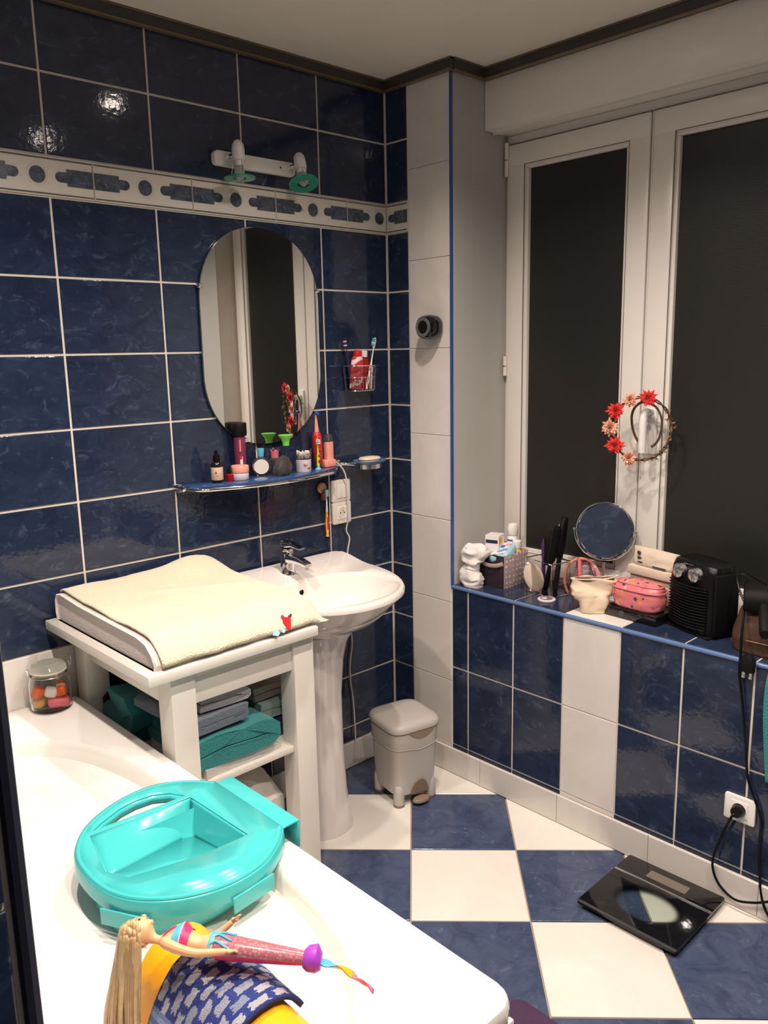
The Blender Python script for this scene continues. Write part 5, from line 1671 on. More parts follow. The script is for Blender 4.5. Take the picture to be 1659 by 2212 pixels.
# ---- hanging toothbrush under the shelf
t = thing('hanging_toothbrush', 'orange toothbrush hanging from a brown round suction holder', 'toothbrush', (-0.346, -0.004, 1.108))
part('suction_disc', G().lathe([(0.0, 0.0), (0.0185, 0.0), (0.0195, 0.004), (0.017, 0.008), (0.013, 0.009), (0.0, 0.006)], 26, M=frameM((0, 0, 0), X, Z, NY)), 'wood_tan', t)
part('face_marks', G().tube([(0.009 * cos(a), -0.0088, -0.002 + 0.009 * sin(a)) for a in [pi * 1.1 + pi * 0.8 * k / 8 for k in range(9)]], 0.0016, 6), 'brown_ink', t)
part('holder_arm', G().box(-0.006, 0.012, -0.018, 0.0, -0.044, -0.016, 0.004), 'brown_ink', t)
part('brush_handle', G().tube([(0.010, -0.016, -0.046), (0.011, -0.014, -0.075), (0.0115, -0.012, -0.100), (0.0120, -0.011, -0.135), (0.0125, -0.011, -0.160), (0.0125, -0.011, -0.172), (0.0125, -0.011, -0.176)], [0.0025, 0.0030, 0.0050, 0.0062, 0.0055, 0.0048, 0.0070], 12), 'orange_yellow', t)
part('white_neck', G().tube([(0.007, -0.018, -0.022), (0.009, -0.017, -0.046), (0.0108, -0.0145, -0.072), (0.0112, -0.013, -0.086)], [0.0022, 0.0022, 0.0038, 0.0045], 10), 'white_plastic', t)
part('brush_head', G().box(0.002, 0.012, -0.026, -0.017, -0.030, -0.006, 0.002), 'aqua_pale', t)
part('handle_print', G().box(0.009, 0.016, -0.0182, -0.0150, -0.150, -0.105, 0.001), 'red_plastic', t, False)

# ---- soap dish
t = thing('soap_dish', 'blue glass soap dish on a chrome wall bracket with cream soap', 'soap dish', (-0.166, -0.002, 1.176))
part('bracket_post', G().tube([(-0.105, 0.0, 0.012), (-0.105, -0.022, 0.012), (-0.098, -0.03, 0.011), (-0.060, -0.045, 0.005)], 0.0055, 10), 'chrome', t)
part('bracket_rose', G().lathe([(0.0, 0.0), (0.013, 0.0), (0.012, 0.010), (0.0, 0.012)], 18, M=frameM((-0.105, 0.002, 0.012), X, Z, NY)), 'chrome', t)
part('chrome_ring', G().loft([sell(0, -0.062, 0.046 * k, 0.034 * k, z, 30) for k, z in ((0.93, -0.012), (1.0, -0.012), (1.02, 0.004), (0.95, 0.004))]), 'brushed', t)
part('dish', G().loft([sell(0, -0.062, rx, ry, z, 36, 2.2) for rx, ry, z in ((0.040, 0.030, 0.003), (0.058, 0.044, 0.010), (0.066, 0.050, 0.015), (0.066, 0.050, 0.018), (0.048, 0.036, 0.014), (0.03, 0.02, 0.012))]), 'sill_trim', t)
single('soap_bar', G().loft([sell(0, 0, 0.038, 0.024, z, 28, 2.8) for z in (0.0, 0.003)] + [sell(0, 0, 0.043, 0.028, 0.008, 28, 2.8), sell(0, 0, 0.039, 0.025, 0.014, 28, 2.8), sell(0, 0, 0.025, 0.014, 0.016, 28, 2.6)]), 'soap', 'cream bar of soap lying in the blue dish', 'soap', (-0.166, -0.064, 1.190))

# ---- light switch and socket by the shelf
def plate(name, label, cat, x, z, w, h):
    t = thing(name, label, cat, (x, -0.0005, z))
    part('cover_plate', G().prism(rrect(w, h, 0.007, 5), 0.0, 0.010, M=frameM((0, 0, 0), X, Z, NY), bev=0.002), 'off_white', t)
    return t
t = plate('light_switch', 'cream double rocker light switch above the socket', 'light switch', -0.259, 1.087, 0.086, 0.080)
for sx_ in (-1, 1):
    part('rocker', G().box(sx_ * 0.0115 - 0.011, sx_ * 0.0115 + 0.011, -0.0135, -0.008, -0.026, 0.024, 0.0015), 'white_plastic', t)
part('rocker_frame', G().prism(rrect(0.050, 0.056, 0.003, 3), 0.0095, 0.0108, M=frameM((0, 0, 0), X, Z, NY)), 'off_white', t)
def socket_parts(t, M):
    part('socket_insert', G().prism(rrect(0.048, 0.048, 0.004, 4), 0.0095, 0.0118, M=M, bev=0.0008), 'white_plastic', t)
    w = part('socket_well', G().lathe([(0.0, 0.0121), (0.0180, 0.0121), (0.0190, 0.0132), (0.0205, 0.0132), (0.0210, 0.0110)], 28, M=M), 'off_white', t)
    for q in (-1, 1):
        part('contact_hole', G().lathe([(0.0, 0.0124), (0.0026, 0.0124), (0.0028, 0.0115)], 10, M=M @ Matrix.Translation((q * 0.0095, 0, 0))), 'black_matte', w)
    part('earth_pin', G().lathe([(0.0, 0.018), (0.002, 0.018), (0.0022, 0.011)], 10, M=M @ Matrix.Translation((0, 0.010, 0))), 'brushed', w)
t = plate('wall_socket', 'cream wall socket right under the light switch', 'socket', -0.258, 1.0060, 0.086, 0.080)
socket_parts(t, frameM((0, 0, 0), X, Z, NY))

# ---- wire basket with toothbrushes and toothpaste
BX, BY_, BZ = -0.180, -0.0035, 1.440
t = thing('wire_basket', 'small chrome wire basket hanging on the tiles right of the mirror', 'basket', (BX, BY_, BZ))
def brect(z, w=0.116, d=0.062, r=0.016):
    return [Vector((x, -0.034 + y, z)) for x, y in rrect(w, d, r, 4)]
for z, w, d, rr in ((0.088, 0.116, 0.066, 0.0022), (0.048, 0.110, 0.062, 0.0016), (0.002, 0.104, 0.058, 0.0022)):
    part('wire_hoop', G().tube(brect(z, w, d), rr, 6, closed=True), 'steel_wire', t)
top_, bot_ = brect(0.088, 0.116, 0.066), brect(0.002, 0.104, 0.058)
for k in range(0, len(top_)):
    part('wire', G().tube([top_[k], bot_[k]], 0.0011, 5), 'steel_wire', t)
for k in range(9):
    x = -0.044 + 0.011 * k
    part('wire', G().tube([(x * 1.1, -0.067, 0.088), (x, -0.063, 0.002), (x, -0.006, 0.002)], 0.0011, 5), 'steel_wire', t)
g_ = 'bathroom items in the wire basket'
def inb(name, label, cat, x, y, rot, z=0.006):
    return thing(name, label, cat, (BX + x, BY_ + y, BZ + z), rot=rot, group=g_)
t = inb('toothpaste_tube', 'red and white toothpaste tube standing in the wire basket', 'toothpaste', -0.026, -0.040, (0, radians(6), 0))
rings = [sell(0, 0, rx, ry, z, 26, e) for z, rx, ry, e in ((0.0, 0.027, 0.0035, 2.4), (0.004, 0.028, 0.006, 2.4), (0.04, 0.028, 0.012, 2.2), (0.09, 0.026, 0.016, 2.0), (0.112, 0.020, 0.0165, 2.0), (0.118, 0.012, 0.012, 2.0))]
part('tube_body', G().loft(rings), 'toothpaste_print', t)
part('tube_cap', G().lathe([(0.0, 0.117), (0.0155, 0.117), (0.0145, 0.136), (0.0, 0.137)], 22), 'red_plastic', t)
part('round_emblem', G().lathe([(0.0, 0.0), (0.013, 0.0), (0.013, 0.0015), (0.0, 0.0015)], 22, M=frameM((-0.004, -0.0088, 0.026), X, Z, NY)), 'white_plastic', t)
part('emblem_band', G().box(-0.014, 0.006, -0.0118, -0.0100, 0.024, 0.029), 'red_plastic', t, False)
t = inb('mouthwash_bottle', 'red bottle with white screw cap at the back of the basket', 'bottle', 0.018, -0.030, (0, radians(3), 0))
part('bottle_body', G().loft([sell(0, 0, rx, ry, z, 26, 2.6) for z, rx, ry in ((0.0, 0.022, 0.016), (0.004, 0.0235, 0.0175), (0.09, 0.0235, 0.0175), (0.104, 0.018, 0.014), (0.110, 0.010, 0.010), (0.116, 0.010, 0.010))]), 'dark_red', t)
part('screw_cap', G().lathe([(0.0, 0.112), (0.0135, 0.112), (0.014, 0.115), (0.0135, 0.134), (0.0, 0.135)], 26), 'white_plastic', t)
t = inb('toothbrush', 'white toothbrush with blue bristles leaning right in the basket', 'toothbrush', 0.012, -0.055, (0, radians(15), 0))
toothbrush(t, 0.185, 'white_plastic', 'white_plastic', ['aqua', 'white_plastic', 'aqua', 'aqua'], (-1, 0, 0), rh=0.0042)
t = inb('toothbrush', 'dark purple toothbrush leaning left in the basket', 'toothbrush', -0.030, -0.022, (0, radians(-7), 0))
toothbrush(t, 0.182, 'dark_purple', 'navy_ink', ['lilac', 'dark_purple', 'lilac', 'navy_ink'], (-1, 0, 0), rh=0.0042)
t = single('toothpick_pack', G().box(-0.006, 0.006, -0.010, 0.010, 0.0, 0.080, 0.002), 'off_white', 'pale slim packet in the right of the basket', 'packet', (BX + 0.043, BY_ - 0.035, BZ + 0.005), rot=(0, radians(5), 0), group=g_)

# ---- round black speaker stuck on the white column
t = thing('suction_speaker', 'round black suction speaker on the white tiled column', 'speaker', (-0.001, -0.240, 1.655))
SM = frameM((0, 0, 0), Y, Z, NX)
part('speaker_body', G().loft([[(x, y, z) for x, y, z in sell(0, 0, rr, rr, z, 36, 2.7)] for rr, z in ((0.034, 0.0), (0.037, 0.004), (0.041, 0.016), (0.042, 0.036), (0.040, 0.052), (0.034, 0.062), (0.026, 0.064))], M=SM), 'black_gloss', t)
part('front_ring', G().loft([sell(0, 0, rr, rr, z, 36) for rr, z in ((0.0335, 0.0600), (0.0325, 0.0665), (0.0225, 0.0665), (0.0215, 0.0630))], cap0=False, cap1=False, M=SM), 'grey_rubber', t)
part('speaker_cone', G().lathe([(0.0, 0.0645), (0.010, 0.0648), (0.0220, 0.0655), (0.0220, 0.060)], 30, M=SM), 'black_matte', t)

# ================================================================== FLOOR THINGS
BR = -0.215
t = thing('pedal_bin', 'grey plastic pedal bin with brown pedal in the corner', 'bin', (-0.232, -0.285, 0), BR)
def rs(w, z, d=None, e=5.0, n=40, cy=0.0):
    return sell(0, cy, w, d or w, z, n, e)
part('bin_body', G().loft([rs(0.080, 0.040), rs(0.084, 0.044), rs(0.090, 0.12), rs(0.0945, 0.215), rs(0.0965, 0.222), rs(0.0985, 0.278), rs(0.096, 0.280)]), 'bin_grey', t)
for sx_ in (-1, 1):
    for sy_ in (-1, 1):
        f_ = part('foot', G().lathe([(0.0, 0.004), (0.0185, 0.004), (0.0195, 0.010), (0.0200, 0.060), (0.015, 0.080), (0.004, 0.090)], 20, cx=sx_ * 0.066, cy=sy_ * 0.066), 'bin_grey', t)
        part('foot_pad', G().lathe([(0.0, 0.0), (0.0185, 0.0), (0.0205, 0.003), (0.0200, 0.009), (0.0, 0.009)], 20, cx=sx_ * 0.066, cy=sy_ * 0.066), 'bin_brown', f_)
rings = [rs(0.0995, 0.281), rs(0.1035, 0.284), rs(0.1045, 0.292)]
rings += [rs(0.1030, 0.302), rs(0.095, 0.311), rs(0.075, 0.316, e=4), rs(0.03, 0.318, e=3)]
part('lid', G().loft(rings), 'bin_grey', t)
part('lid_seam', G().loft([rs(0.0985, 0.2775), rs(0.1010, 0.279), rs(0.1012, 0.283), rs(0.0985, 0.284)]), 'bin_brown', t)
n = 20
lip = [(-0.052 + 0.104 * k / n, 0.0 - 0.026 * (sin(pi * k / n) ** 0.8)) for k in range(n + 1)]
part('finger_notch', G().prism(lip[::-1], 0.0, 0.0035, M=frameM((0.012, -0.0985, 0.2795), X, Z, NY)), 'bin_brown', t)
nl = [(-0.030 + 0.060 * k / n, 0.0 - 0.010 * sin(pi * k / n)) for k in range(n + 1)]
part('front_ridge', G().tube([(0.098 * spow(cos(a), 0.4), 0.098 * spow(sin(a), 0.4), 0.222 - (0.012 * math.exp(-((spow(cos(a), 0.4) - 0.1) / 0.45) ** 2) if sin(a) < -0.3 else 0)) for a in [2 * pi * k / 60 for k in range(60)]], 0.0012, 5, closed=True), 'bin_grey', t)
part('pedal', G().loft([sell(0.006, -0.098, rx, ry, z, 26) for rx, ry, z in ((0.028, 0.016, 0.012), (0.033, 0.020, 0.016), (0.033, 0.020, 0.021), (0.028, 0.016, 0.026))]), 'bin_brown', t)
part('pedal_arch', G().prism([(0.036 * cos(pi * k / 16), 0.055 * sin(pi * k / 16)) for k in range(17)], 0.0, 0.004, M=frameM((0.006, -0.0855, 0.041), X, Vector((0, -0.12, 0.99)), Vector((0, -0.99, -0.12)))), 'bin_brown', t)

t = thing('bathroom_scale', 'black glass bathroom scale lying against the low wall', 'scale', (-0.176, -1.226, 0), radians(1.0))
part('glass_top', G().prism(rrect(0.302, 0.300, 0.008, 4), 0.016, 0.024, bev=0.001), 'scale_glass', t, True, 'glass plate, black with a clear round middle')
part('display_housing', G().box(0.070, 0.140, -0.120, 0.120, 0.006, 0.0158, 0.003), 'black_matte', t)
for sx_ in (-1, 1):
    for sy_ in (-1, 1):
        part('foot', G().lathe([(0.0, 0.0), (0.016, 0.0), (0.017, 0.006), (0.0, 0.007)], 18, cx=sx_ * 0.115, cy=sy_ * 0.115), 'black_matte', t)
for x_ in (0.060, -0.1465):
    part('metal_strip_and_glint', G().box(x_ - 0.005, x_ + 0.005, -0.149, 0.149, 0.0238, 0.0248, 0.0003), 'brushed' if x_ > 0 else 'dark_grey', t)  # metal strip by the display; the dark grey one is a painted edge highlight
part('display', G().box(0.085, 0.122, -0.060, 0.062, 0.0238, 0.0245), 'display_grey', t, False)

single('bath_mat', G().prism(rrect(0.50, 0.62, 0.03, 5), 0.0005, 0.018, bev=0.006), 'mat_purple', 'dark purple bath mat beside the near end of the tub', 'bath mat', (-0.975, -1.480, 0))

# ================================================================== WINDOW SILL THINGS
S0 = 0.7385
def pouch(rings, amp=0.004, freq=30, seed=0.0, keep=0.0):
    """soft bag: stacked superellipse rings, gently crumpled"""
    n = 72
    cols = [spline([(r[0], r[i], 0) for r in rings], 5) for i in range(1, 7)]
    zz = [q.x for q in cols[0]]
    g = G().loft([sell(cols[0][k].y, cols[1][k].y, max(cols[2][k].y, 0.001), max(cols[3][k].y, 0.001), zz[k], n, max(cols[4][k].y, 1.5), cols[5][k].y) for k in range(len(zz))])
    for v in g.v:
        k = min(1.0, max(0.0, v.z / 0.02)) if keep == 0 else 1
        d = noise.noise_vector(Vector((v.x * freq + seed, v.y * freq, v.z * freq * 1.3)))
        c = abs(noise.noise(Vector((v.x * freq * 0.6 + seed * 2, v.y * freq * 0.6, v.z * freq * 2.2))))
        v += d * amp * k - Vector((v.x, v.y, 0)).normalized() * c * amp * 1.2 * k
        v.z = max(v.z, 0.0)
    return g

# white cloth bag at the left end
t = thing('cloth_bag', 'crumpled white cotton bag at the left end of the sill', 'cloth bag', (0.040, -0.371, S0), 0.0)
part('bag_cloth', pouch([(0.0, 0.004, -0.004, 0.030, 0.034, 2.6, 0.1), (0.02, 0.0, 0.0, 0.035, 0.044, 2.6, 0.1), (0.05, 0.002, 0.004, 0.031, 0.040, 2.4, 0), (0.075, 0.004, 0.002, 0.029, 0.036, 2.2, 0), (0.10, 0.002, -0.004, 0.034, 0.044, 2.2, 0.2), (0.125, 0.006, -0.012, 0.036, 0.052, 2.2, 0.3), (0.145, 0.008, -0.014, 0.032, 0.046, 2.2, 0.4), (0.158, 0.008, -0.006, 0.016, 0.026, 2.0, 0.4), (0.160, 0.008, -0.004, 0.004, 0.006, 2, 0)], 0.011, 24, 3.0), 'cloth_white', t)

# polka-dot fabric basket and its contents
bx = thing('fabric_basket', 'fabric basket, dark purple and taupe polka dots, full of toiletries', 'basket', (0.150, -0.428, S0))
W2, D2, H2 = 0.068, 0.058, 0.122
g = G()
g.box(-W2, W2, -D2, -D2 + 0.003, 0.0, H2, 0.001)
g.box(W2 - 0.003, W2, -D2 + 0.003, D2, 0.0, H2, 0.001)
g.box(-W2 + 0.003, W2 - 0.003, D2 - 0.003, D2, 0.0, H2, 0.001)
part('dotted_side', g, 'polka', bx)
part('dark_side', G().box(-W2, -W2 + 0.003, -D2 + 0.003, D2, 0.0, H2 - 0.004, 0.001), 'dark_purple_cloth', bx)
part('basket_bottom', G().box(-W2 + 0.003, W2 - 0.003, -D2 + 0.003, D2 - 0.003, 0.0, 0.003), 'taupe_cloth', bx, False)
part('strap_handle', G().tube(spline([(-W2 - 0.001, -D2 + 0.006, 0.092), (-W2 - 0.012, -0.03, 0.084), (-W2 - 0.018, 0.0, 0.082), (-W2 - 0.012, 0.03, 0.086), (-W2 - 0.001, D2 - 0.004, 0.094)], 5), 0.0075, 8, flat=(0.25, 1)), 'taupe_cloth', bx)
gb = 'toiletries in the fabric basket'
def inbk(name, label, cat, x, y, z, rot):
    return thing(name, label, cat, (0.150 + x, -0.428 + y, S0 + z), rot=rot, group=gb)
t = inbk('wipes_pack', 'blue and white wet wipes pack lying on top of the basket', 'wipes pack', -0.014, -0.012, 0.104, (radians(-14), radians(-16), 0.3))
part('wrapper', pouch([(0.0, 0, 0, 0.048, 0.040, 4, 0), (0.008, 0, 0, 0.052, 0.043, 4, 0), (0.022, 0, 0, 0.051, 0.042, 4, 0), (0.030, 0, 0, 0.044, 0.036, 4, 0)], 0.002, 40, 1.0), 'aqua_pale', t)
part('printed_panel', G().prism(rrect(0.086, 0.062, 0.006, 3), 0.0285, 0.0325), 'wipes_print', t, False)
part('printed_seal', G().lathe([(0.0, 0.0335), (0.0085, 0.0335), (0.009, 0.032)], 18, cx=0.012, cy=-0.004), 'blue_plastic', t)
t = inbk('medicine_box', 'white medicine carton with navy and yellow stripes standing in the basket', 'carton', -0.026, 0.024, 0.036, (0, 0, 0.30))
part('carton', G().box(-0.026, 0.030, -0.028, 0.024, 0.0, 0.146, 0.0008), 'white_plastic', t, False)
part('navy_stripe', G().box(-0.0268, -0.0256, -0.024, 0.021, 0.118, 0.130), 'navy_ink', t, False)
part('yellow_stripe', G().box(-0.0255, 0.004, -0.0288, -0.0276, 0.116, 0.136), 'orange_yellow', t, False)
t = inbk('pink_carton', 'slim white carton with pink band tilted in the basket', 'carton', 0.024, 0.030, 0.078, (radians(-10), radians(24), 0.2))
part('carton', G().box(-0.026, 0.034, -0.010, 0.014, 0.0, 0.068, 0.0008), 'white_plastic', t, False)
part('pink_band', G().box(-0.004, 0.0345, -0.0106, 0.0146, 0.052, 0.0685), 'candy_pink', t, False)
part('red_band', G().box(-0.0265, -0.010, -0.0106, 0.0146, 0.050, 0.060), 'coral', t, False)
t = inbk('cap_bottle', 'small bottle with round white cap and yellow label in the basket', 'bottle', 0.030, -0.030, 0.036, (0, radians(4), 0))
part('bottle_body', G().lathe([(0.0, 0.0), (0.018, 0.0), (0.019, 0.004), (0.019, 0.082), (0.012, 0.092), (0.0, 0.092)], 24), 'orange_yellow', t)
part('bottle_cap', G().lathe([(0.0, 0.090), (0.0145, 0.090), (0.0165, 0.094), (0.0165, 0.118), (0.013, 0.122), (0.0, 0.122)], 24), 'white_plastic', t)
part('dark_label', G().box(-0.0196, -0.010, -0.0165, -0.004, 0.060, 0.080, 0.001), 'black_matte', t, False)
t = inbk('deodorant', 'tall white deodorant bottle with blue line in the basket', 'deodorant', 0.044, -0.002, 0.004, (0, radians(2), 0))
part('bottle_body', G().loft([sell(0, 0, 0.0205, 0.017, z, 26, 2.4) for z in (0.0, 0.004, 0.16)] + [sell(0, 0, 0.017, 0.014, 0.166, 26, 2.4)]), 'white_plastic', t)
part('domed_cap', G().loft([sell(0, 0, rx, rx * 0.86, z, 26, 2.2) for rx, z in ((0.0195, 0.167), (0.0215, 0.170), (0.0215, 0.196), (0.018, 0.206), (0.008, 0.210))]), 'white_plastic', t)
part('blue_line', G().loft([sell(0, 0, 0.0208, 0.0173, z, 26, 2.4) for z in (0.146, 0.152)]), 'blue_plastic', t)

# clear acrylic caddy
cd = thing('acrylic_caddy', 'clear acrylic organiser full of brushes on the sill', 'organiser', (0.158, -0.616, S0), radians(-12))
CW, CD_, CH = 0.046, 0.066, 0.118
for (x0, x1, y0, y1) in ((-CW, -CW + 0.003, -CD_, CD_), (CW - 0.003, CW, -CD_, CD_), (-CW + 0.003, CW - 0.003, -CD_, -CD_ + 0.003), (-CW + 0.003, CW - 0.003, CD_ - 0.003, CD_)):
    part('clear_wall', G().box(x0, x1, y0, y1, 0.003, CH), 'acrylic_clear', cd, False)
part('clear_base', G().box(-CW, CW, -CD_, CD_, 0.0, 0.003), 'acrylic_clear', cd, False)
part('metal_rim', G().tube([Vector((x, y, CH)) for x, y in rrect(2 * CW, 2 * CD_, 0.004, 3)], 0.0018, 6, closed=True), 'chrome', cd)
part('metal_rim', G().tube([Vector((x, y, 0.002)) for x, y in rrect(2 * CW, 2 * CD_, 0.004, 3)], 0.0016, 6, closed=True), 'chrome', cd)
part('pearl_stud', G().ball((-CW - 0.003, CD_ - 0.018, CH - 0.018), 0.006, 12, 8), 'cotton', cd)
gc = 'brushes in the clear organiser'
CR = Matrix.Translation(cd.location) @ Matrix.Rotation(radians(-12), 4, 'Z')
def incd(name, label, cat, x, y, z, rot):
    return thing(name, label, cat, CR @ Vector((x, y, z)), rot=(rot[0], rot[1], rot[2] + radians(-12)), group=gc)
t = incd('oval_brush', 'beige oval brush back leaning in the clear organiser', 'brush', -0.026, 0.016, 0.0045, (radians(-20), radians(4), 0.75))
BM = frameM((0, 0, 0.052), Y, Z, NX)
part('oval_back', G().loft([sell(0, 0, 0.033 * k, 0.052 * k, z, 32) for k, z in ((0.9, -0.005), (1.0, -0.002), (1.0, 0.003), (0.88, 0.006), (0.5, 0.0075))], M=BM), 'canvas_light', t)
for k in range(4):
    part('embossed_mark', G().tube([BM @ Vector((-0.008 + 0.002 * k, 0.024 - 0.014 * k, 0.0072)), BM @ Vector((0.006, 0.026 - 0.014 * k, 0.0075)), BM @ Vector((0.010, 0.021 - 0.014 * k, 0.0070))], 0.0009, 5), 'off_white', t)
t = incd('round_hairbrush', 'black round hairbrush with spiky bristles standing upright', 'hairbrush', 0.004, 0.014, 0.0045, (radians(10), radians(3), 0))
part('barrel', G().lathe([(0.0, 0.0), (0.008, 0.0), (0.009, 0.02), (0.0075, 0.10), (0.0135, 0.112), (0.0145, 0.125), (0.0145, 0.225), (0.010, 0.236), (0.0, 0.238)], 18), 'black_plastic', t)
g = G()
for i in range(15):
    for j in range(14):
        a = 2 * pi * (j + 0.5 * (i % 2)) / 14
        z = 0.126 + 0.0066 * i
        d = Vector((cos(a), sin(a), 0))
        g.tube([d * 0.014 + Vector((0, 0, z)), d * 0.0255 + Vector((0, 0, z))], [0.0006, 0.0004], 3)
tag(part('bristles', g, 'black_matte', t), kind='stuff')
t = incd('paddle_hairbrush', 'black paddle hairbrush seen edge-on behind the round one', 'hairbrush', 0.018, -0.018, 0.0045, (radians(4), radians(8), 0.5))
part('handle', G().tube([(0, 0, 0.0), (0, 0, 0.05), (0, 0, 0.13)], [0.008, 0.009, 0.008], 12), 'black_matte', t)
part('paddle', G().loft([sell(0, 0, rx, 0.011, z, 24, 2.4) for rx, z in ((0.009, 0.12), (0.026, 0.15), (0.030, 0.19), (0.027, 0.235), (0.014, 0.258), (0.004, 0.263))]), 'black_matte', t)
part('wooden_back', G().loft([sell(0, 0.012, rx, 0.004, z, 20, 2.4) for rx, z in ((0.008, 0.14), (0.020, 0.16), (0.024, 0.20), (0.012, 0.235))]), 'wood_tan', t)
t = incd('purple_comb', 'purple handled brush at the left back of the organiser', 'brush', 0.022, 0.044, 0.0045, (radians(-5), radians(4), 0))
part('handle', G().tube([(0, 0, 0), (0, 0, 0.09), (0, 0, 0.15), (0, 0, 0.172)], [0.006, 0.007, 0.010, 0.004], 12), 'dark_purple', t)
part('dark_head', G().loft([sell(0, -0.014, 0.006, rr, z, 16, 2.4) for rr, z in ((0.010, 0.08), (0.013, 0.10), (0.013, 0.17), (0.006, 0.182))]), 'black_matte', t)
t = incd('lip_balm', 'small pinkish tube at the bottom of the organiser', 'lip balm', -0.030, 0.048, 0.009, (0, radians(90), 0.9))
part('tube', G().lathe([(0.0, -0.02), (0.008, -0.02), (0.008, 0.018), (0.0, 0.018)], 16), 'pale_pink', t)
part('red_tip', G().lathe([(0.0, 0.018), (0.0078, 0.018), (0.006, 0.027), (0.0, 0.028)], 16), 'red_plastic', t)

# compact powder
t = thing('powder_compact', 'flat round clear compact lying near the sill edge', 'compact', (0.074, -0.672, S0), group=None)
part('case', G().lathe([(0.0, 0.0), (0.029, 0.0), (0.0305, 0.002), (0.0305, 0.006), (0.028, 0.008), (0.021, 0.008)], 36), 'lilac', t)
part('window', G().lathe([(0.0, 0.0075), (0.0215, 0.0075), (0.0210, 0.0090), (0.0, 0.0092)], 30), 'smoke_acrylic', t)
part('powder_pan', G().lathe([(0.0, 0.0094), (0.010, 0.0094), (0.010, 0.0090)], 20, cx=-0.006, cy=0.004), 'pale_pink', t)

# pink hair bands in a loose bunch
for k, (m_, lab_) in enumerate((('pink_leather', 'wide pink hair band standing behind the organiser'), ('strap_silver', 'glittering pink hair band with silver studs'), ('coral', 'thin coral hair band curving over the others'), ('plum', 'thin plum hair band at the back of the bunch'))):
    cx_, cy_, r1, r2, yaw, rr, fl = [(0.190, -0.722, 0.046, 0.072, 0.9, 0.0115, (0.35, 1)), (0.215, -0.735, 0.056, 0.066, 0.2, 0.0105, (0.35, 1)), (0.200, -0.728, 0.062, 0.078, -0.3, 0.0045, (1, 1)), (0.225, -0.722, 0.066, 0.072, 0.45, 0.0050, (1, 1))][k]
    pts = [(cx_ + r1 * cos(a) * sin(yaw), cy_ + r1 * cos(a) * cos(yaw), S0 + 0.003 + max(0.0, 0.055 + r2 * sin(a)) ) for a in [pi * 1.22 - pi * 1.44 * q / 30 for q in range(31)]]
    zmin = min(p[2] for p in pts)
    single('hair_band', G().tube([(p[0], p[1], p[2] - zmin + S0 + rr * 0.9 + 0.0005) for p in pts], rr, 8, flat=fl), m_, lab_, 'hair band', group='hair bands on the sill')

# magnifying mirror on a stand
t = thing('magnifying_mirror', 'round chrome-rimmed cosmetic mirror on a stand, tilted', 'mirror', (0.215, -0.800, S0))
part('stand_base', G().lathe([(0.0, 0.0), (0.058, 0.0), (0.060, 0.003), (0.050, 0.008), (0.012, 0.012), (0.0, 0.013)], 36), 'chrome', t)
part('stem', G().tube([(0, 0, 0.010), (0, 0, 0.130)], 0.0045, 12), 'chrome', t)
ctr = Vector((0.0, 0.0, 0.238))
nrm = Vector((-0.82, -0.33, 0.13)).normalized()
u_ = Vector((0.45, -0.89, 0)).normalized()
u_ = (u_ - nrm * u_.dot(nrm)).normalized()
v_ = nrm.cross(u_)
if v_.z < 0:
    v_ = -v_
DM = frameM(ctr, u_, v_, nrm)
fork = [ctr + (u_ * cos(a) + Vector((0, 0, 1)) * sin(a)) * 0.101 for a in [pi + pi * k / 24 for k in range(25)]]
part('fork', G().tube(fork, 0.0035, 8), 'chrome', t)
part('mirror_rim', G().tube([DM @ Vector((0.091 * cos(2 * pi * k / 48), 0.091 * sin(2 * pi * k / 48), 0)) for k in range(48)], 0.0045, 8, closed=True), 'chrome', t)
part('mirror_disc', G().lathe([(0.0, -0.004), (0.089, -0.004), (0.089, 0.0022), (0.060, 0.0008), (0.030, 0.0001), (0.0, 0.0)], 48, M=DM), 'mirror_glass', t)
for q in (-1, 1):
    part('pivot_knob', G().ball(ctr + u_ * 0.101 * q, 0.0055, 10, 8), 'chrome', t)

# canvas bag in front
t = thing('canvas_bag', 'small beige canvas bag with open zip on the white sill tile', 'bag', (0.078, -0.852, S0), radians(42))
rg = [(0.0, 0, 0.0, 0.026, 0.040, 3.2, 0), (0.006, 0, 0, 0.031, 0.045, 3.2, 0), (0.03, -0.002, 0.002, 0.031, 0.048, 3, 0), (0.05, 0.0, 0.004, 0.027, 0.055, 2.8, 0.05), (0.075, 0.002, 0.004, 0.024, 0.066, 2.6, 0.05), (0.098, 0.003, 0.002, 0.021, 0.074, 2.4, 0.05), (0.110, 0.004, 0.0, 0.018, 0.077, 2.2, 0.05)]
part('bag_body', pouch(rg, 0.012, 20, 5.0), 'canvas_beige', t)
part('opening', G().loft([sell(0.004, 0.0, 0.0125, 0.064, 0.1035, 30, 2.2), sell(0.004, 0.0, 0.0120, 0.062, 0.1125, 30, 2.2)]), 'brown_ink', t)
part('zip_edge', G().tube([(0.004 + 0.0165 * cos(2 * pi * k / 40), 0.0 + 0.074 * sin(2 * pi * k / 40), 0.110 + 0.010 * max(0, -sin(2 * pi * k / 40)) ** 2) for k in range(40)], 0.0022, 6, closed=True), 'canvas_light', t)

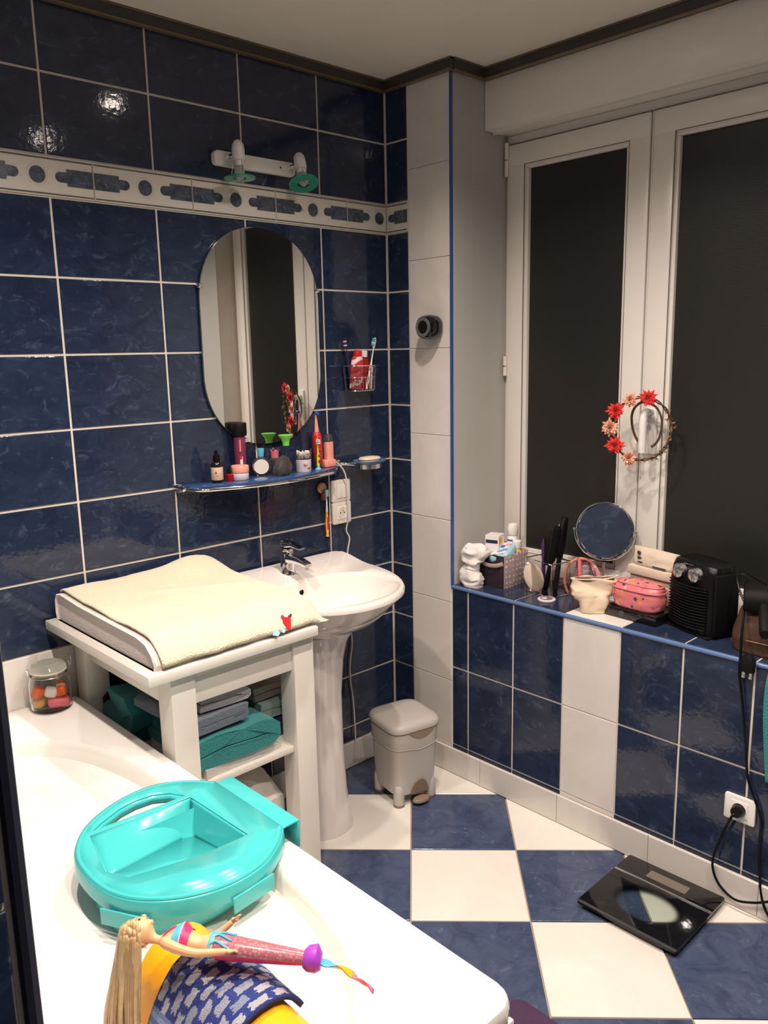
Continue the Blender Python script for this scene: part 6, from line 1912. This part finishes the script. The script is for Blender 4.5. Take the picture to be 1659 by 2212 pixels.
# flat black box with the pink toiletry bag on it
t = thing('black_case', 'flat glossy black case under the pink toiletry bag', 'case', (0.155, -0.985, S0), radians(-3))
part('case_body', G().box(-0.080, 0.080, -0.092, 0.092, 0.0, 0.032, 0.003), 'black_gloss', t)
part('clasp', G().ball((-0.0805, 0.028, 0.016), (0.0022, 0.010, 0.010), 12, 8), 'dark_grey', t)
part('lid_line', G().box(-0.0806, -0.0795, -0.09, 0.09, 0.0215, 0.0228), 'dark_grey', t, False)
t = thing('toiletry_bag', 'glossy pink floral toiletry bag on the black case', 'toiletry bag', (0.126, -0.985, S0 + 0.0325), radians(-3))
part('bag_body', pouch([(0.0, 0, 0, 0.038, 0.072, 3.4, 0), (0.008, 0, 0, 0.043, 0.080, 3.4, 0), (0.035, 0, 0, 0.046, 0.086, 3.2, 0), (0.058, 0.001, 0, 0.043, 0.084, 3.0, 0), (0.074, 0.003, 0, 0.035, 0.078, 2.8, 0), (0.084, 0.006, 0, 0.022, 0.066, 2.6, 0), (0.087, 0.006, 0, 0.006, 0.030, 2.2, 0)], 0.004, 26, 8.0), 'floral_pink', t)
part('piping', G().tube([(0.001 + 0.0455 * spow(cos(2 * pi * k / 60), 0.66), 0.087 * spow(sin(2 * pi * k / 60), 0.66), 0.062) for k in range(60)], 0.0022, 6, closed=True), 'pink_leather', t)
part('zip_line', G().tube([(0.004 + 0.0335 * spow(cos(2 * pi * k / 60), 0.7), 0.077 * spow(sin(2 * pi * k / 60), 0.7), 0.0775) for k in range(60)], 0.0022, 6, closed=True), 'pink_leather', t)

# beige fabric box and printed pouch behind
t = thing('fabric_box', 'plain beige fabric box behind the pink toiletry bag', 'box', (0.215, -0.985, S0 + 0.0325), radians(-8))
part('box_body', G().box(-0.018, 0.018, -0.080, 0.080, 0.0, 0.082, 0.003), 'canvas_light', t)
part('box_lid', G().box(-0.030, 0.022, -0.083, 0.083, 0.0825, 0.112, 0.004), 'canvas_light', t)
t = thing('printed_pouch', 'beige canvas pouch with dark print lying on the fabric box', 'pouch', (0.208, -0.988, S0 + 0.1455), radians(-10))
part('pouch_cloth', pouch([(0.0, 0, 0, 0.014, 0.074, 3, 0), (0.008, 0, 0, 0.018, 0.080, 2.8, 0), (0.028, 0, 0, 0.017, 0.080, 2.6, 0), (0.046, 0.001, -0.002, 0.011, 0.082, 2.4, 0), (0.058, 0.002, -0.006, 0.005, 0.088, 2.2, 0)], 0.003, 24, 2.0), 'canvas_light', t)
for (yy, zz, ry_, rz_) in ((0.050, 0.042, 0.008, 0.007), (0.048, 0.026, 0.009, 0.005), (0.044, 0.012, 0.012, 0.003)):
    part('dark_print', G().ball((-0.0165, yy, zz), (0.002, ry_, rz_), 12, 6), 'dark_grey', t)
part('dark_print', G().box(-0.0195, -0.0165, -0.055, -0.005, 0.004, 0.009, 0.001), 'dark_grey', t)

# black fan heater with two silver knobs
t = thing('fan_heater', 'black ribbed fan heater with two silver knobs on the sill', 'heater', (0.150, -1.172, S0), radians(-21))
rings = []
HH, HD = 0.094, 0.054
for z, k in ((0.0, 0.95), (0.004, 1.0), (0.15, 1.0), (0.19, 0.97), (0.208, 0.90), (0.214, 0.78)):
    rings.append([(p[0] + (0.0 if z < 0.15 else 0.006 * (z - 0.15) / 0.06), p[1], p[2]) for p in sell(0, 0, HD * k, HH * k, z, 44, 4.0)])
part('housing', G().loft(rings), 'black_plastic', t)
part('side_panel', G().box(-0.042, 0.046, -HH - 0.006, -HH + 0.004, 0.010, 0.192, 0.004), 'black_matte', t)
for k in range(15):
    z = 0.026 + 0.0088 * k
    g = G()
    pts = [(-HD - 0.001 - 0.011 * (1 - ((q - 8) / 8) ** 2), -0.078 + 0.150 * q / 16, z - 0.004 * (1 - ((q - 8) / 8) ** 2)) for q in range(17)]
    g.tube(pts, 0.0023, 6, flat=(1.4, 1))
    part('grille_rib', g, 'black_plastic', t)
for q, zz in ((0.030, 0.182), (-0.034, 0.182)):
    KM = frameM((-0.053, q, zz), Y, Z, NX)
    kn = part('knob', G().lathe([(0.022, -0.004), (0.0225, 0.008), (0.020, 0.016), (0.012, 0.021), (0.0, 0.0225)], 28, M=KM), 'brushed', t)
    part('knob_pointer', G().box(-0.0015, 0.0015, -0.016, 0.016, 0.016, 0.0228, 0.0006, M=KM), 'brushed', kn)
part('brand_bar', G().box(-0.056, -0.0535, -0.02, 0.02, 0.207, 0.2085, 0.0003), 'brushed', t)
part('foot_plate', G().box(-0.056, 0.056, -0.09, 0.09, -0.0, 0.006, 0.002), 'black_matte', t)

# brown leather bag, cut off by the picture edge
t = thing('leather_bag', 'dark brown leather bag at the right end of the sill', 'bag', (0.145, -1.405, S0))
part('bag_body', pouch([(0.0, 0, 0, 0.098, 0.100, 4, 0), (0.006, 0, 0, 0.104, 0.106, 4, 0), (0.05, 0, 0, 0.104, 0.108, 4, 0), (0.10, 0.004, 0, 0.094, 0.102, 3.4, 0), (0.120, 0.006, 0, 0.080, 0.090, 3, 0), (0.124, 0.008, 0, 0.06, 0.07, 3, 0)], 0.005, 14, 1.0), 'leather_brown', t)
part('stitch_line', G().tube([(0.1045 * spow(cos(2 * pi * k / 60), 0.5), 0.107 * spow(sin(2 * pi * k / 60), 0.5), 0.038) for k in range(60)], 0.0011, 5, closed=True), 'wood_tan', t)
# black hair dryer on the bag
t = thing('hair_dryer', 'black hair dryer lying on the leather bag', 'hair dryer', (0.085, -1.400, S0 + 0.150), rot=(0, 0, radians(205)))
part('barrel', G().lathe([(0.030, -0.07), (0.036, -0.055), (0.038, -0.01), (0.034, 0.04), (0.027, 0.075), (0.026, 0.078), (0.0, 0.074)], 26, M=frameM((0, 0, 0), Z, X, Y)), 'black_matte', t)
part('grip', G().loft([sell(0, 0.0, 0.014, 0.018, z, 20, 2.6) for z in (0.0, 0.02, 0.10)] + [sell(0, 0.0, 0.011, 0.014, 0.112, 20, 2.6)], M=frameM((0.02, -0.02, -0.01), Y, Vector((0.35, 0, 0.94)), Vector((0.90, 0, -0.43)))), 'black_matte', t)
part('nozzle', G().loft([sell(0, 0, 0.027, 0.027, 0.0, 24), sell(0, 0, 0.034, 0.010, 0.035, 24, 3)], M=frameM((0, 0.075, 0), Z, X, Y)), 'black_matte', t)
single('dryer_cable', G().tube(spline([(0.200, -1.285, S0 + 0.160), (0.150, -1.300, S0 + 0.165), (0.100, -1.320, S0 + 0.150), (0.060, -1.338, S0 + 0.130), (0.020, -1.352, S0 + 0.080), (-0.004, -1.362, S0 + 0.010), (-0.013, -1.366, 0.700), (-0.011, -1.378, 0.62), (-0.010, -1.394, 0.51), (-0.010, -1.408, 0.40), (-0.008, -1.447, 0.30), (-0.008, -1.450, 0.20), (-0.012, -1.470, 0.06), (-0.03, -1.52, 0.006)], 6), 0.0036, 8), 'black_plastic', 'black cable hanging from the sill past the socket', 'cable')
single('dryer_cable', G().tube(spline([(0.225, -1.330, S0 + 0.150), (0.180, -1.290, S0 + 0.185), (0.120, -1.288, S0 + 0.195), (0.080, -1.315, S0 + 0.160), (0.060, -1.350, S0 + 0.140), (0.070, -1.420, S0 + 0.200), (0.10, -1.48, S0 + 0.19)], 6), 0.0032, 8), 'black_plastic', 'thin black cable looped over the leather bag', 'cable')
t = thing('power_plug', 'black two-pin plug hanging over the sill edge', 'plug', (-0.016, -1.388, 0.742))
part('plug_body', G().loft([sell(0, 0, 0.012, 0.019, z, 22, 2.8) for z in (-0.030, -0.026, 0.004)] + [sell(0, 0, 0.006, 0.007, 0.020, 22)]), 'black_matte', t)
for q in (-1, 1):
    part('pin', G().box(-0.003, 0.003, q * 0.0095 - 0.0045, q * 0.0095 + 0.0045, -0.050, -0.029, 0.001), 'brushed', t)

# socket with its black plug low on the window wall
t = thing('low_socket', 'white wall socket with black plug low on the window wall', 'socket', (-0.0008, -1.390, 0.303))
WM = frameM((0, 0, 0), NY, Z, NX)
part('cover_plate', G().prism(rrect(0.086, 0.076, 0.006, 5), 0.0, 0.010, M=WM, bev=0.002), 'white_plastic', t)
socket_parts(t, WM)
single('plug_with_cable', G().lathe([(0.0, 0.012), (0.018, 0.012), (0.0185, 0.020), (0.015, 0.034), (0.0, 0.036)], 24, M=WM).tube(spline([(-0.030, 0.0, -0.002), (-0.040, 0.010, -0.018), (-0.030, 0.036, -0.090), (-0.024, 0.056, -0.160), (-0.022, 0.058, -0.205), (-0.024, 0.036, -0.245), (-0.028, -0.010, -0.266), (-0.030, -0.060, -0.250), (-0.030, -0.110, -0.22), (-0.03, -0.20, -0.16)], 6), 0.0036, 8), 'black_plastic', 'black plug and cable in the low wall socket', 'plug', (-0.0008, -1.390, 0.303))

# teal towel hanging over the sill at the picture edge
def hanging(u, v):
    y = -1.452 - 0.20 * u
    s = v * 0.42
    ripple = 0.006 * sin(u * 22) * min(1, s * 6)
    if s < 0.08:
        return (0.070 - s, y, S0 + 0.0055 + 0.002 * sin(u * 15))
    return (-0.015 - 0.010 * min(1, (s - 0.08) * 20) + ripple, y + 0.012 * sin(s * 9), S0 + 0.004 - (s - 0.08) * 0.96 + (0.02 * u if v > 0.95 else 0))
o = single('hanging_towel', G().grid(hanging, 26, 40), 'towel_teal', 'turquoise towel hanging over the sill at the right edge', 'towel')
sd = o.modifiers.new('thickness', 'SOLIDIFY')
sd.thickness = 0.006

# ---- flower hair wreath and a thin hair band on the window handle
t = thing('flower_wreath', 'hair wreath of red and peach cloth flowers hanging on the window handle', 'wreath', (0.205, -0.922, 1.322), rot=(0, 0, radians(22)))
# local: ring in the yz plane
RA, RB = 0.092, 0.098
for ph in (0, pi):
    pts = [(0.004 * sin(9 * a + ph), (RA + 0.003 * cos(9 * a + ph)) * cos(a), (RB + 0.003 * cos(9 * a + ph)) * sin(a)) for a in [2 * pi * k / 90 for k in range(90)]]
    part('vine', G().tube(pts, 0.0024, 6, closed=True), 'vine_brown', t)
rf = random.Random(11)
def flower(a, m, size, dx=-0.010):
    c = Vector((dx, RA * cos(a), RB * sin(a)))
    f = bpy.data.objects.new('flower', None)
    g = G()
    for layer in range(4):
        np_ = 12
        for k in range(np_):
            b = 2 * pi * (k + 0.5 * layer) / np_ + rf.uniform(-0.15, 0.15)
            tilt = 0.10 + 0.38 * layer + rf.uniform(-0.1, 0.1)
            ln = size * (1.0 - 0.14 * layer) * rf.uniform(0.7, 1.1)
            d = Vector((-sin(tilt), cos(b) * cos(tilt), sin(b) * cos(tilt)))
            sidev = Vector((0, -sin(b), cos(b)))
            up_ = d.cross(sidev)
            w = size * 0.17
            p0, p1, p2 = c, c + d * ln * 0.6, c + d * ln
            base = len(g.v)
            g.add([p0 - sidev * w * 0.3, p0 + sidev * w * 0.3, p1 + sidev * w + up_ * w * 0.3, p1 - sidev * w + up_ * w * 0.3, p2 + up_ * w * 0.2, p1 + d * 0.0 - up_ * w * 0.2], [(0, 1, 5), (1, 2, 5), (2, 4, 5), (4, 3, 5), (3, 0, 5)])
    o = part('flower', g, m, t, True)
    part('flower_eye', G().ball(c + Vector((-size * 0.3, 0, 0)), size * 0.16, 8, 6), 'vine_brown', o)
for deg, m, sz in ((146, 'petal_red', 0.033), (178, 'petal_peach', 0.033), (214, 'petal_red', 0.034), (250, 'petal_peach', 0.030), (112, 'petal_peach', 0.028), (78, 'petal_red', 0.032)):
    # positive local y points towards the back wall (left in the picture)
    a = radians(180 - deg)
    flower(a, m, sz)
for k in range(34):
    a = radians(180) - radians(-80 + 120 * k / 33)
    c = Vector((rf.uniform(-0.008, 0.004), RA * cos(a), RB * sin(a)))
    d = Vector((rf.uniform(-0.5, 0.5), rf.uniform(-1, 1), rf.uniform(-1, 1))).normalized()
    s_ = d.orthogonal().normalized()
    ln = rf.uniform(0.012, 0.024)
    part('leaf', G().add([c, c + d * ln * 0.5 + s_ * 0.004, c + d * ln, c + d * ln * 0.5 - s_ * 0.004, c + d * ln * 0.5 + d.cross(s_) * 0.0015], [(0, 1, 4), (1, 2, 4), (2, 3, 4), (3, 0, 4)]), 'leaf_brown', t)
t = single('alice_band', G().tube([(0.235 - 0.012 * sin(a), -0.924 + 0.052 * cos(a), 1.345 + (0.060 * sin(a) if sin(a) > 0 else 0.085 * sin(a))) for a in [-0.42 * pi + 1.84 * pi * k / 40 for k in range(41)]], 0.0042, 8, flat=(0.5, 1)), 'vine_brown', 'thin brown hair band hooked on the window handle inside the wreath', 'hair band')
